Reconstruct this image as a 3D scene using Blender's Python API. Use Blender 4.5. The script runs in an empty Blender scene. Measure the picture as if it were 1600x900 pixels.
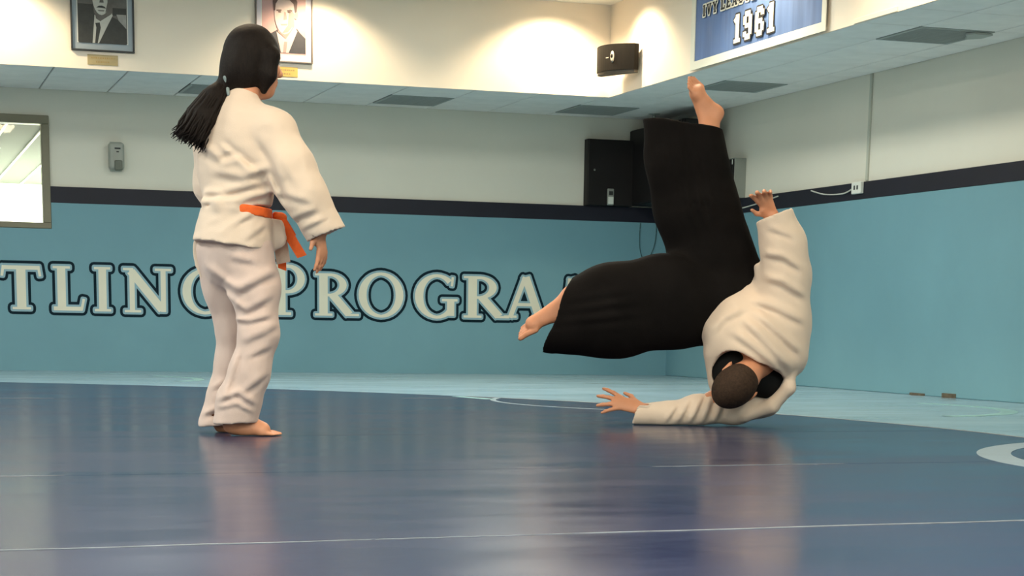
import bpy, bmesh, math, random
import numpy as np
from mathutils import Matrix, Vector
random.seed(7); RNG = np.random.RandomState(7)
sc = bpy.context.scene
COL = sc.collection
PI = math.pi

# ------------------------------------------------------------------ camera
cam_d = bpy.data.cameras.new('camera'); cam = bpy.data.objects.new('camera', cam_d); COL.objects.link(cam)
cam_d.sensor_width = 36.0; cam_d.lens = 67.5; cam_d.shift_y = 0.385; cam_d.clip_end = 200
YAW, PITCH, ROLL = 0.315316, -0.184550, 0.016255
_f = Vector((math.sin(YAW)*math.cos(PITCH), math.cos(YAW)*math.cos(PITCH), math.sin(PITCH)))
_r = Vector((math.cos(YAW), -math.sin(YAW), 0)); _u = _r.cross(_f)
_r2 = math.cos(ROLL)*_r + math.sin(ROLL)*_u; _u2 = -math.sin(ROLL)*_r + math.cos(ROLL)*_u
cam.matrix_world = Matrix(((_r2.x, _u2.x, -_f.x, 0), (_r2.y, _u2.y, -_f.y, 0), (_r2.z, _u2.z, -_f.z, 0.465), (0, 0, 0, 1)))
sc.camera = cam
# ------------------------------------------------------------------ world, exposure
w = bpy.data.worlds.new('world'); sc.world = w; w.use_nodes = True
w.node_tree.nodes['Background'].inputs[0].default_value = (0.8, 0.9, 1, 1)
w.node_tree.nodes['Background'].inputs[1].default_value = 0.15
vs = sc.view_settings
vs.view_transform = 'Standard'; vs.look = 'None'; vs.gamma = 1.0; vs.exposure = 0.30; vs.use_curve_mapping = False

ROOM_LIGHT = 78.0      # watts of every ceiling panel
SPOT_LIGHT = 80.0      # watts of every warm wall washer
NEXT_LIGHT = 1500.0     # watts in the room beyond the window
# room: x to the right along the back wall, y into the room, z up
YB, XR = 17.4, 7.2           # back wall, right wall
YF, XF = 15.85, 5.95         # fascias of the raised ceiling
ZS, ZC = 2.365, 3.11         # soffit, raised ceiling
XL, YN = -7.0, -4.0          # unseen walls

# ------------------------------------------------------------------ materials
def srgb(r, g, b):
    return tuple(((c/255)/12.92 if c/255 <= 0.04045 else ((c/255+0.055)/1.055)**2.4) for c in (r, g, b))
def mat(name, col, rough=0.6, var=0.0, vscale=8.0, bump=0.0, bscale=60.0, spec=0.5, stretch=(1, 1, 1), metal=0.0, sheen=0.0, coords='Object'):
    m = bpy.data.materials.new(name); m.use_nodes = True
    nt = m.node_tree; b = nt.nodes['Principled BSDF']
    b.inputs['Base Color'].default_value = (*col, 1); b.inputs['Roughness'].default_value = rough
    b.inputs['Specular IOR Level'].default_value = spec; b.inputs['Metallic'].default_value = metal
    if sheen: b.inputs['Sheen Weight'].default_value = sheen
    if var or bump:
        tc = nt.nodes.new('ShaderNodeTexCoord'); mp = nt.nodes.new('ShaderNodeMapping'); mp.inputs['Scale'].default_value = stretch
        nt.links.new(tc.outputs[coords], mp.inputs[0])
    if var:
        n = nt.nodes.new('ShaderNodeTexNoise'); n.inputs['Scale'].default_value = vscale; n.inputs['Detail'].default_value = 5
        nt.links.new(mp.outputs[0], n.inputs['Vector'])
        rp = nt.nodes.new('ShaderNodeValToRGB'); nt.links.new(n.outputs[0], rp.inputs[0])
        rp.color_ramp.elements[0].position = 0.3; rp.color_ramp.elements[1].position = 0.7
        rp.color_ramp.elements[0].color = (*[c*(1-var) for c in col], 1)
        rp.color_ramp.elements[1].color = (*[min(1, c*(1+var)) for c in col], 1)
        nt.links.new(rp.outputs[0], b.inputs['Base Color'])
    if bump:
        n2 = nt.nodes.new('ShaderNodeTexNoise'); n2.inputs['Scale'].default_value = bscale; n2.inputs['Detail'].default_value = 3
        nt.links.new(mp.outputs[0], n2.inputs['Vector'])
        bp = nt.nodes.new('ShaderNodeBump'); bp.inputs['Strength'].default_value = bump; bp.inputs['Distance'].default_value = 0.01
        nt.links.new(n2.outputs[0], bp.inputs['Height']); nt.links.new(bp.outputs[0], b.inputs['Normal'])
    return m
M = {}
M['wall'] = mat('wall_paint', (.74, .71, .62), .75, .03, 1.2, .05, 40, .3)
M['fascia'] = mat('fascia_paint', (.87, .76, .63), .8, .02, 1.0, .03, 40, .3)
M['pad'] = mat('turquoise_vinyl', (.155, .318, .385), .55, .04, 1.5, .04, 20, .35)
M['band'] = mat('navy_band', (.012, .012, .022), .5, .1, 3, 0, spec=.3)
M['tile'] = mat('ceiling_tile', (.95, .91, .87), .9, .04, 6, .25, 220, .1)
M['tbar'] = mat('ceiling_grid', (.45, .47, .43), .6, spec=.2)
M['ceil'] = mat('ceiling_paint', (.78, .76, .68), .9, .02, 2)
M['vent'] = mat('vent_grey', (.40, .42, .40), .6, .08, 30)
M['ventdark'] = mat('vent_void', (.16, .18, .17), .8)
M['frame'] = mat('window_frame', (.20, .18, .12), .5, .06, 6)
M['black'] = mat('black_laminate', (.012, .010, .010), .55, .1, 5, spec=.25)
M['greymetal'] = mat('grey_metal', (.26, .27, .24), .5, .05, 6)
M['white'] = mat('white_plastic', (.75, .76, .70), .45, .02, 9)
M['offwhite'] = mat('offwhite_plastic', (.48, .49, .42), .5, .03, 9)
M['disp'] = mat('dispenser_plastic', (.33, .34, .30), .4, .05, 9)
M['dispdark'] = mat('dispenser_lever', (.13, .14, .11), .5, .05, 9)
M['ink'] = mat('dark_ink', (.02, .022, .02), .6)
M['speaker'] = mat('speaker_brown_black', (.008, .006, .004), .7, .15, 12, spec=.15)
M['speakerlow'] = mat('speaker_base', (.055, .045, .034), .6, .1, 12)
M['silver'] = mat('silver', (.55, .50, .42), .35, .05, 20, metal=.3)
M['brass'] = mat('gold_plate', (.62, .40, .10), .4, .08, 20, metal=.2)
M['brassdull'] = mat('dull_plate', (.40, .31, .15), .5, .08, 20)
M['brasstext'] = mat('gold_plate_text', (.36, .24, .08), .5)
M['frameblack'] = mat('picture_frame_black', (.02, .02, .02), .4)
M['framesilver'] = mat('picture_frame_silver', (.16, .13, .11), .4)
M['matblue'] = mat('mount_blue_grey', (.33, .38, .42), .8, .03, 8)
M['matwhite'] = mat('mount_pale', (.66, .61, .66), .8, .03, 8)
M['paper'] = mat('white_edge', (.75, .75, .70), .8)
M['ph_dark'] = mat('photo_black', (.028, .028, .024), .5, .25, 25)
M['ph_mid'] = mat('photo_grey', (.11, .10, .09), .5, .2, 20)
M['ph_lightgrey'] = mat('photo_light_grey', (.30, .29, .27), .5, .15, 25)
M['ph_pale'] = mat('photo_pale', (.52, .51, .46), .5, .06, 20)
M['ph_pink'] = mat('photo_pink', (.62, .36, .33), .5, .05, 8)
M['ph_skin'] = mat('photo_pale_skin', (.66, .50, .45), .5, .05, 20)
M['ph_skinshade'] = mat('photo_tan_skin', (.44, .27, .24), .5, .05, 20)
M['ph_brown'] = mat('photo_brown_hair', (.12, .06, .05), .5, .1, 20)
M['ph_suit'] = mat('photo_dark_suit', (.05, .045, .05), .5, .1, 20)
M['banner'] = mat('banner_blue', (.11, .18, .36), .7, .16, 3, .1, 30, stretch=(1, 5, .35))
M['bannerwhite'] = mat('banner_white', (.78, .74, .62), .8)
M['bannerblack'] = mat('banner_black', (.025, .022, .022), .7)
M['let_navy'] = mat('letter_navy', (.004, .016, .026), .6, spec=.1)
M['let_blue'] = mat('letter_blue_grey', (.24, .40, .48), .5)
M['let_cream'] = mat('letter_cream', (.74, .71, .58), .55, .03, 5)
M['gi'] = mat('gi_cotton', (.67, .53, .42), .85, .02, 6, .12, 260, .2, sheen=.2)
M['gipants'] = mat('gi_trouser_cotton', (.565, .43, .375), .85, .02, 6, .12, 260, .2, sheen=.2)
M['hakama'] = mat('hakama_black', (.0060, .0048, .0045), .85, .2, 8, .15, 200, .08)
M['undershirt'] = mat('undershirt_black', (.008, .008, .008), .9, spec=.1)
M['belt'] = mat('belt_orange', (.78, .13, .025), .7, .08, 30, .2, 200, .2)
M['skin'] = mat('skin', (.58, .255, .14), .5, .07, 14, .05, 120, .35)
M['hair'] = mat('dark_hair', (.009, .0055, .004), .6, .4, 30, .4, 90, .15, stretch=(6, 6, 1))
M['buzz'] = mat('short_brown_hair', (.040, .022, .013), .75, .35, 90, .5, 300, .2)
M['lip'] = mat('lip', (.42, .12, .09), .5)
M['eye'] = mat('eye_white', (.75, .72, .68), .3)
M['iris'] = mat('eye_brown', (.03, .015, .01), .3)
M['tie'] = mat('hair_tie', (.20, .25, .25), .7, .1, 30)
M['cable'] = mat('cable_white', (.55, .55, .50), .5)
M['cabledark'] = mat('cable_dark', (.04, .11, .12), .6)
M['paleline'] = mat('seam_pale', (.19, .20, .21), .5, .3, 14)
M['ring'] = mat('ring_pale_blue', (.21, .28, .34), .45, .06, 5)
M['ringfaint'] = mat('ring_faint', (.22, .40, .42), .45, .08, 5)
M['debris'] = mat('debris_brown', (.10, .085, .06), .8, .3, 40)
M['lamp'] = mat('lamp_diffuser', (.9, .9, .85), .6)
M['nextwall'] = mat('next_room_wall', (.86, .86, .80), .8)
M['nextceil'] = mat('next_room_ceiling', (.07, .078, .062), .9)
def glass_mat():
    m = bpy.data.materials.new('window_glass'); m.use_nodes = True; nt = m.node_tree
    for n in list(nt.nodes): nt.nodes.remove(n)
    o = nt.nodes.new('ShaderNodeOutputMaterial'); mx = nt.nodes.new('ShaderNodeMixShader')
    t = nt.nodes.new('ShaderNodeBsdfTransparent'); g = nt.nodes.new('ShaderNodeBsdfGlossy'); g.inputs['Roughness'].default_value = .02
    fr = nt.nodes.new('ShaderNodeFresnel'); fr.inputs['IOR'].default_value = 1.35
    t.inputs[0].default_value = (.95, .98, .95, 1)
    nt.links.new(fr.outputs[0], mx.inputs[0]); nt.links.new(t.outputs[0], mx.inputs[1]); nt.links.new(g.outputs[0], mx.inputs[2]); nt.links.new(mx.outputs[0], o.inputs[0])
    return m
M['glass'] = glass_mat()
def mat_floor():
    # vinyl wrestling mat: a big navy competition circle printed on pale turquoise
    m = bpy.data.materials.new('wrestling_mat_vinyl'); m.use_nodes = True; nt = m.node_tree; b = nt.nodes['Principled BSDF']
    g = nt.nodes.new('ShaderNodeNewGeometry')
    sub = nt.nodes.new('ShaderNodeVectorMath'); sub.operation = 'SUBTRACT'; sub.inputs[1].default_value = (-1.927, 8.006, 0)
    ln = nt.nodes.new('ShaderNodeVectorMath'); ln.operation = 'LENGTH'
    gt = nt.nodes.new('ShaderNodeMath'); gt.operation = 'GREATER_THAN'; gt.inputs[1].default_value = 6.80
    nt.links.new(g.outputs['Position'], sub.inputs[0]); nt.links.new(sub.outputs[0], ln.inputs[0]); nt.links.new(ln.outputs['Value'], gt.inputs[0])
    mp = nt.nodes.new('ShaderNodeMapping'); mp.inputs['Scale'].default_value = (.7, 1.6, 1)
    nt.links.new(g.outputs['Position'], mp.inputs[0])
    n = nt.nodes.new('ShaderNodeTexNoise'); n.inputs['Scale'].default_value = 1.3; n.inputs['Detail'].default_value = 7; n.inputs['Roughness'].default_value = .65
    nt.links.new(mp.outputs[0], n.inputs['Vector'])
    def ramp(a, c):
        r = nt.nodes.new('ShaderNodeValToRGB'); nt.links.new(n.outputs[0], r.inputs[0])
        r.color_ramp.elements[0].position = .3; r.color_ramp.elements[1].position = .72
        r.color_ramp.elements[0].color = (*a, 1); r.color_ramp.elements[1].color = (*c, 1); return r
    r1 = ramp((.017, .024, .062), (.031, .037, .084)); r2 = ramp((.215, .325, .40), (.265, .38, .46))
    mx = nt.nodes.new('ShaderNodeMix'); mx.data_type = 'RGBA'
    nt.links.new(gt.outputs[0], mx.inputs[0]); nt.links.new(r1.outputs[0], mx.inputs[6]); nt.links.new(r2.outputs[0], mx.inputs[7])
    nt.links.new(mx.outputs[2], b.inputs['Base Color'])
    mr = nt.nodes.new('ShaderNodeMapRange'); nt.links.new(n.outputs[0], mr.inputs[0])
    mr.inputs[1].default_value = .3; mr.inputs[2].default_value = .7; mr.inputs[3].default_value = .14; mr.inputs[4].default_value = .26
    nt.links.new(mr.outputs[0], b.inputs['Roughness'])
    b.inputs['IOR'].default_value = 1.25; b.inputs['Specular IOR Level'].default_value = .25
    n2 = nt.nodes.new('ShaderNodeTexNoise'); n2.inputs['Scale'].default_value = 3.0; n2.inputs['Detail'].default_value = 4
    nt.links.new(g.outputs['Position'], n2.inputs['Vector'])
    bp = nt.nodes.new('ShaderNodeBump'); bp.inputs['Strength'].default_value = .05; bp.inputs['Distance'].default_value = .02
    nt.links.new(n2.outputs[0], bp.inputs['Height']); nt.links.new(bp.outputs[0], b.inputs['Normal'])
    return m
M['mat'] = mat_floor()

# ------------------------------------------------------------------ object helpers
def link(name, me, m=None, parent=None, smooth=False):
    o = bpy.data.objects.new(name, me); COL.objects.link(o)
    if m is not None and me is not None and not me.materials: me.materials.append(M[m] if isinstance(m, str) else m)
    if parent: o.parent = parent
    if smooth: me.polygons.foreach_set('use_smooth', [True]*len(me.polygons))
    return o
def empty(name, loc=(0, 0, 0), rz=0.0):
    o = bpy.data.objects.new(name, None); COL.objects.link(o); o.location = loc; o.rotation_euler = (0, 0, rz); o.empty_display_size = .1
    return o
def tag(o, label, cat, group=None):
    o['label'] = label; o['category'] = cat
    if group: o['group'] = group
    return o
def struct(o): o['kind'] = 'structure'; return o
def mesh(verts, faces, name='mesh'):
    me = bpy.data.meshes.new(name); me.from_pydata([tuple(map(float, v)) for v in verts], [], faces); me.update(); return me
def box_me(x0, x1, y0, y1, z0, z1, bev=0.0, seg=2):
    bm = bmesh.new(); bmesh.ops.create_cube(bm, size=1)
    for v in bm.verts:
        v.co = Vector(((x0+x1)/2 + v.co.x*(x1-x0), (y0+y1)/2 + v.co.y*(y1-y0), (z0+z1)/2 + v.co.z*(z1-z0)))
    if bev: bmesh.ops.bevel(bm, geom=list(bm.edges), offset=bev, segments=seg, affect='EDGES', profile=.5)
    me = bpy.data.meshes.new('box'); bm.to_mesh(me); bm.free(); return me
def box(name, m, x0, x1, y0, y1, z0, z1, parent=None, bev=0.0, seg=2):
    return link(name, box_me(x0, x1, y0, y1, z0, z1, bev, seg), m, parent)
def prism(name, m, pts, h0, h1, axis, parent=None):
    """extrude a 2-D outline; axis 'z': pts (x,y); axis 'y': pts (x,z); axis 'x': pts (y,z)"""
    f = {'z': lambda p, h: (p[0], p[1], h), 'y': lambda p, h: (p[0], h, p[1]), 'x': lambda p, h: (h, p[0], p[1])}[axis]
    n = len(pts); vs_ = [f(p, h0) for p in pts] + [f(p, h1) for p in pts]
    fs = [tuple(range(n)), tuple(range(2*n-1, n-1, -1))] + [(i, i+n, (i+1) % n+n, (i+1) % n) for i in range(n)]
    me = mesh(vs_, fs); bm = bmesh.new(); bm.from_mesh(me); bmesh.ops.recalc_face_normals(bm, faces=bm.faces); bm.to_mesh(me); bm.free()
    return link(name, me, m, parent)
def tube_me(pts, r, sides=8):
    pts = [Vector(p) for p in pts]; rs = r if isinstance(r, (list, tuple)) else [r]*len(pts)
    vs_, fs = [], []
    for i, p in enumerate(pts):
        t = (pts[min(i+1, len(pts)-1)] - pts[max(i-1, 0)]).normalized()
        a = t.cross(Vector((0, 0, 1)));
        if a.length < .05: a = t.cross(Vector((1, 0, 0)))
        a.normalize(); b = t.cross(a)
        for k in range(sides):
            q = 2*PI*k/sides; vs_.append(p + rs[i]*(math.cos(q)*a + math.sin(q)*b))
    for i in range(len(pts)-1):
        for k in range(sides):
            k2 = (k+1) % sides; fs.append((i*sides+k, i*sides+k2, (i+1)*sides+k2, (i+1)*sides+k))
    fs.append(tuple(range(sides-1, -1, -1))); fs.append(tuple(range((len(pts)-1)*sides, len(pts)*sides)))
    return mesh(vs_, fs)
def lathe_me(prof, n=24):
    vs_, fs = [], []
    for r, z in prof:
        for k in range(n): vs_.append((r*math.cos(2*PI*k/n), r*math.sin(2*PI*k/n), z))
    for i in range(len(prof)-1):
        for k in range(n):
            k2 = (k+1) % n; fs.append((i*n+k, i*n+k2, (i+1)*n+k2, (i+1)*n+k))
    return mesh(vs_, fs)

# ------------------------------------------------------------------ flat lettering (strokes grown by a radius, so outlines are real layers)
def hull(pts):
    pts = sorted(set((round(a, 6), round(b, 6)) for a, b in pts))
    def half(P):
        o = []
        for p in P:
            while len(o) > 1 and (o[-1][0]-o[-2][0])*(p[1]-o[-2][1]) - (o[-1][1]-o[-2][1])*(p[0]-o[-2][0]) <= 0: o.pop()
            o.append(p)
        return o
    return half(pts)[:-1] + half(pts[::-1])[:-1]
def grow(poly, r, n=12):
    if r <= 0: return hull(poly)
    return hull([(x+r*math.cos(2*PI*k/n), y+r*math.sin(2*PI*k/n)) for x, y in poly for k in range(n)])
def stroke(x0, y0, x1, y1, w_):
    dx, dy = x1-x0, y1-y0; l = math.hypot(dx, dy); nx, ny = -dy/l*w_/2, dx/l*w_/2
    return [(x0+nx, y0+ny), (x1+nx, y1+ny), (x1-nx, y1-ny), (x0-nx, y0-ny)]
def arc(cx, cy, rx, ry, a0, a1, wth, wtn, n=18):
    """ring segment made of small quads: thick (wth) at the sides, thin (wtn) at top and bottom"""
    out = []; P = []
    for i in range(n+1):
        a = math.radians(a0+(a1-a0)*i/n); c, s = math.cos(a), math.sin(a)
        w_ = wtn+(wth-wtn)*abs(c)**1.3
        P.append(((cx+(rx)*c, cy+ry*s), (cx+(rx-w_)*c, cy+(ry-w_*.9)*s)))
    for i in range(n): out.append([P[i][0], P[i+1][0], P[i+1][1], P[i][1]])
    return out
SW, TW, SF = .17, .10, .055
def sf(x0, x1, y): return stroke(x0, y, x1, y, SF)     # serif
GL = {
 'T': (.74, [stroke(.37, 0, .37, 1, SW), stroke(.03, .955, .71, .955, .09), stroke(.05, 1, .02, .76, .05), stroke(.69, 1, .72, .76, .05), sf(.2, .54, .028)]),
 'L': (.68, [stroke(.2, 0, .2, 1, SW), stroke(.03, .045, .62, .045, .09), stroke(.6, .02, .65, .27, .055), sf(.03, .38, .972)]),
 'I': (.44, [stroke(.22, 0, .22, 1, SW), sf(.04, .4, .972), sf(.04, .4, .028)]),
 'N': (.98, [stroke(.19, 0, .19, .95, TW), stroke(.17, .93, .78, .06, SW), stroke(.8, .02, .8, 1, TW), sf(.04, .36, .028), sf(.02, .22, .972), sf(.64, .96, .972)]),
 'G': (.88, arc(.48, .5, .45, .51, 48, 322, .17, .075, 26) + [stroke(.76, .06, .76, .42, .15), sf(.58, .9, .42), stroke(.78, .74, .80, .95, .05)]),
 'P': (.70, [stroke(.2, 0, .2, 1, SW), sf(.03, .4, .028), sf(.03, .22, .972)] + arc(.34, .715, .35, .285, -90, 90, .16, .07, 14) + [stroke(.2, .965, .36, .965, .07), stroke(.25, .462, .36, .462, .065)]),
 'R': (.92, [stroke(.2, 0, .2, 1, SW), sf(.03, .38, .028), sf(.03, .22, .972)] + arc(.34, .73, .33, .27, -90, 90, .15, .07, 14) + [stroke(.2, .965, .36, .965, .07), stroke(.25, .49, .36, .49, .065), stroke(.38, .5, .72, .04, .165), sf(.66, .92, .028)]),
 'O': (.98, arc(.49, .5, .48, .52, 0, 360, .17, .075, 36)),
 'A': (.88, [stroke(.13, 0, .44, .98, TW), stroke(.45, .98, .76, 0, SW), stroke(.27, .32, .6, .32, .075), sf(.0, .27, .028), sf(.62, .92, .028)]),
 'M': (1.16, [stroke(.16, 0, .25, .97, TW), stroke(.27, .97, .58, .08, SW), stroke(.58, .08, .88, .97, TW), stroke(.92, .97, 1.0, 0, SW), sf(.02, .3, .028), sf(.84, 1.16, .028)]),
}
BW = .24   # athletic block letters of the banner
def blk(w_, *p): return (w_, list(p))
GB = {
 'I': blk(.42, stroke(.21, 0, .21, 1, BW), stroke(.03, .07, .39, .07, .14), stroke(.03, .93, .39, .93, .14)),
 'V': blk(.78, stroke(.18, .95, .39, .02, .2), stroke(.6, .95, .39, .02, .2), stroke(.02, .93, .36, .93, .14), stroke(.44, .93, .76, .93, .14)),
 'Y': blk(.78, stroke(.17, .95, .39, .45, .2), stroke(.61, .95, .39, .45, .2), stroke(.39, 0, .39, .5, BW), stroke(.02, .93, .34, .93, .14), stroke(.46, .93, .76, .93, .14), stroke(.2, .07, .58, .07, .14)),
 'L': blk(.68, stroke(.2, 0, .2, 1, BW), stroke(.02, .09, .64, .09, .18), stroke(.57, 0, .57, .34, .14), stroke(.02, .93, .4, .93, .14)),
 'E': blk(.68, stroke(.2, 0, .2, 1, BW), stroke(.02, .09, .64, .09, .18), stroke(.02, .91, .64, .91, .18), stroke(.2, .5, .5, .5, .16), stroke(.58, 0, .58, .3, .13), stroke(.58, .7, .58, 1, .13)),
 'A': blk(.82, stroke(.17, .02, .38, .98, .18), stroke(.65, .02, .44, .98, .22), stroke(.25, .32, .58, .32, .14), stroke(.0, .07, .32, .07, .14), stroke(.48, .07, .82, .07, .14)),
 'G': blk(.74, stroke(.15, .18, .15, .82, BW), stroke(.15, .12, .2, .06, .2), stroke(.2, .1, .58, .1, .2), stroke(.2, .9, .58, .9, .2), stroke(.6, .15, .6, .45, .2), stroke(.6, .68, .6, .85, .2), stroke(.42, .44, .7, .44, .14)),
 'U': blk(.76, stroke(.18, .18, .18, 1, .2), stroke(.58, .18, .58, 1, .2), stroke(.18, .1, .58, .1, .2), stroke(.02, .93, .34, .93, .14), stroke(.43, .93, .74, .93, .14)),
 '1': blk(.52, stroke(.3, 0, .3, 1, .26), stroke(.08, .76, .3, .93, .16), stroke(.06, .07, .52, .07, .14)),
 '9': blk(.66, stroke(.16, .55, .16, .84, .22), stroke(.52, .16, .52, .84, .22), stroke(.16, .9, .52, .9, .2), stroke(.16, .49, .52, .49, .16), stroke(.16, .1, .52, .1, .2), stroke(.16, .12, .16, .3, .22)),
 '6': blk(.66, stroke(.16, .16, .16, .84, .22), stroke(.52, .16, .52, .45, .22), stroke(.16, .9, .52, .9, .2), stroke(.16, .51, .52, .51, .16), stroke(.16, .1, .52, .1, .2), stroke(.52, .7, .52, .88, .22)),
}
def glyph_layer(name, m, polys, r, place, depth, parent):
    """one flat layer: every stroke a thin plate; place(x,y,d) -> world"""
    vs_, fs = [], []
    for k, p in enumerate(polys):
        q = grow(p, r); n = len(q); o = len(vs_)
        vs_ += [place(x, y, depth + k*2e-5) for x, y in q]; fs.append(tuple(range(o, o+n)))
    return link(name, mesh(vs_, fs), m, parent)

# ================================================================== SETTING
wall = struct(box('wall_back', 'wall', 1.37, XR, YB, YB+.15, -.05, ZS+.05))
box('wall_section', 'wall', -7.0, 0.30, YB, YB+.15, -.05, ZS+.05, wall)
box('wall_section', 'wall', .30, 1.37, YB, YB+.15, -.05, 1.256, wall)
box('wall_section', 'wall', .30, 1.37, YB, YB+.15, 2.078, ZS+.05, wall)
wr_ = struct(box('wall_right', 'wall', XR, XR+.15, YN, YB+.15, -.05, ZS+.05))
struct(box('wall_left', 'wall', XL-.15, XL, YN, YB+.15, -.05, ZC+.05))
struct(box('wall_front', 'wall', XL, XR+.15, YN-.15, YN, -.05, ZC+.05))
# padding and dark band
pad_b = prism('wall_padding', 'pad', [(XL, 0), (XR-.03, 0), (XR-.03, 1.425), (1.432, 1.425), (1.432, 1.205), (.238, 1.205), (.238, 1.425), (XL, 1.425)], YB-.03, YB, 'y', wall)
pad_r = box('wall_padding', 'pad', XR-.03, XR, YN, YB-.0, .0, 1.445, wr_, .006)
box('dark_band', 'band', 1.425, XR-.032, YB-.032, YB, 1.425, 1.562, wall, .003)
box('dark_band', 'band', XR-.032, XR, YN, YB, 1.445, 1.572, wr_, .003)
# floor of mat strips; the seams run at a slight skew
floor = struct(box('floor', 'ringfaint', XL, XR, YN, YB, -.12, -.035))
SL = .085
def seam_y(k, x): return 3.953 + 1.86*k + SL*x
ks = list(range(-5, 8))
for k in ks:
    a0 = [min(max(seam_y(k, x)+.003, YN), YB) for x in (XL, XR)]
    a1 = [min(max(seam_y(k+1, x)-.003, YN), YB) for x in (XL, XR)]
    if a1[0]-a0[0] < .02 and a1[1]-a0[1] < .02: continue
    # subdivide along x so clipped ends stay inside the room
    xs = [XL + (XR-XL)*i/24 for i in range(25)]
    lo = [(x, min(max(seam_y(k, x)+.003, YN), YB)) for x in xs]; hi = [(x, min(max(seam_y(k+1, x)-.003, YN), YB)) for x in xs]
    keep = [i for i in range(25) if hi[i][1]-lo[i][1] > .01]
    if len(keep) < 2: continue
    pts = [lo[i] for i in keep] + [hi[i] for i in reversed(keep)]
    o = prism('mat_strip', 'mat', pts, -.035, 0.0, 'z', floor)
def flat_path(name, m, pts, wd, z0, z1, parent, taper=False):
    L_, R_ = [], []
    for i, p in enumerate(pts):
        a = pts[max(i-1, 0)]; b = pts[min(i+1, len(pts)-1)]; dx, dy = b[0]-a[0], b[1]-a[1]; l = math.hypot(dx, dy) or 1
        w_ = wd/2*(1 if not taper else min(1, 6*min(i, len(pts)-1-i)/len(pts)+.15))
        L_.append((p[0]-dy/l*w_, p[1]+dx/l*w_)); R_.append((p[0]+dy/l*w_, p[1]-dx/l*w_))
    n = len(pts); vs_ = [(*p, z1) for p in L_]+[(*p, z1) for p in R_]+[(*p, z0) for p in L_]+[(*p, z0) for p in R_]
    fs = []
    for i in range(n-1):
        fs += [(i, n+i, n+i+1, i+1), (2*n+i, i, i+1, 2*n+i+1), (n+i, 3*n+i, 3*n+i+1, n+i+1)]
    return link(name, mesh(vs_, fs), m, parent)
for k, x0, x1, wd in ((0, -.6, 1.0, .008), (0, 1.35, 4.2, .010), (0, 1.0, 1.35, .005), (1, -.4, .5, .008), (1, 2.45, 3.2, .006), (4, .2, .93, .018), (4, 3.05, 3.42, .016)):  # thin pale strips stand in for light caught along the seam edges
    n = 30; flat_path('seam_line', 'paleline', [(x0+(x1-x0)*i/n, seam_y(k, x0+(x1-x0)*i/n)+.004*math.sin(i*.9+k)) for i in range(n+1)], wd, -.004, .0015, floor, True)
def ring(name, m, cx, cy, r, wd, a0, a1, n=60):
    flat_path(name, m, [(cx+r*math.cos(math.radians(a0+(a1-a0)*i/n)), cy+r*math.sin(math.radians(a0+(a1-a0)*i/n))) for i in range(n+1)], wd, -.002, .0012, floor)
ring('painted_ring', 'ring', 5.511, 5.696, 1.66, .13, 95, 265)
ring('painted_ring', 'ring', 4.888, 11.07, 1.36, .035, 150, 243)
ring('painted_ring', 'ringfaint', 5.27, 10.64, 1.24, .10, -75, 25)
ring('painted_ring', 'ringfaint', 1.3, 15.3, 1.05, .08, -40, 40)
ring('painted_ring', 'paleline', -1.927, 8.006, 6.80, .022, -8, 36, 80)
# circle edge drip where the ring meets the rim
flat_path('painted_ring', 'ringfaint', [(3.50, 11.95), (3.56, 11.72), (3.60, 11.52)], .09, -.002, .0014, floor)
# soffit: separate tiles hung in a grid
ceil = struct(box('ceiling', 'tbar', XF+.012, XR, YN, YB, ZS+.016, ZS+.05))
box('ceiling_section', 'tbar', XL, XF+.012, YF+.012, YB, ZS+.016, ZS+.05, ceil)
tile_cache = {}
def tile(x0, x1, y0, y1):
    g = .006; key = (round(x1-x0, 3), round(y1-y0, 3))
    if key not in tile_cache:
        tile_cache[key] = box_me(-(x1-x0)/2+g, (x1-x0)/2-g, -(y1-y0)/2+g, (y1-y0)/2-g, 0, .016, .003, 1)
    o = link('ceiling_tile', tile_cache[key], 'tile', ceil); o.location = ((x0+x1)/2, (y0+y1)/2, ZS)
VENTS = []
xg = [5.92-.57*k for k in range(2, -13, -1)]; xg = [5.92+.57*k for k in range(-13, 3)] + [XR]
yg = [YF+.012, 16.49, 17.17, YB]
vent_cells_b = {(-6, 1): 0, (-3, 1): 1, (0, 1): 2}
for i in range(len(xg)-1):
    for j in range(3):
        kx = i-13
        if (kx, j) in vent_cells_b: VENTS.append((xg[i], xg[i+1], yg[j], yg[j+1])); continue
        tile(xg[i], xg[i+1], yg[j], yg[j+1])
yr = [15.0+.606*k for k in range(-12, 1)] + [YF+.012]; xr_ = [XF+.012, 6.37, 6.92, XR]
for i in range(len(yr)-1):
    for j in range(3):
        if j == 1 and i in (11, 6): VENTS.append((xr_[1], xr_[2], yr[i], yr[i+1])); continue
        tile(xr_[j], xr_[j+1], yr[i], yr[i+1])
# fascias and the raised ceiling
fb = struct(box('trim_1', 'fascia', XL, XF+.012, YF, YF+.012, ZS, ZC+.05)); fb['label'] = 'cream fascia above the back soffit'
fr = struct(box('trim_2', 'fascia', XF, XF+.012, YN, YF, ZS, ZC+.05)); fr['label'] = 'cream fascia above the right soffit'
struct(box('ceiling_raised', 'ceil', XL, XF, YN, YF, ZC, ZC+.05))
box('ledge', 'fascia', XF-.012, XF, 10.9, 11.45, ZS, ZS+.03, fr, .002)

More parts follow.
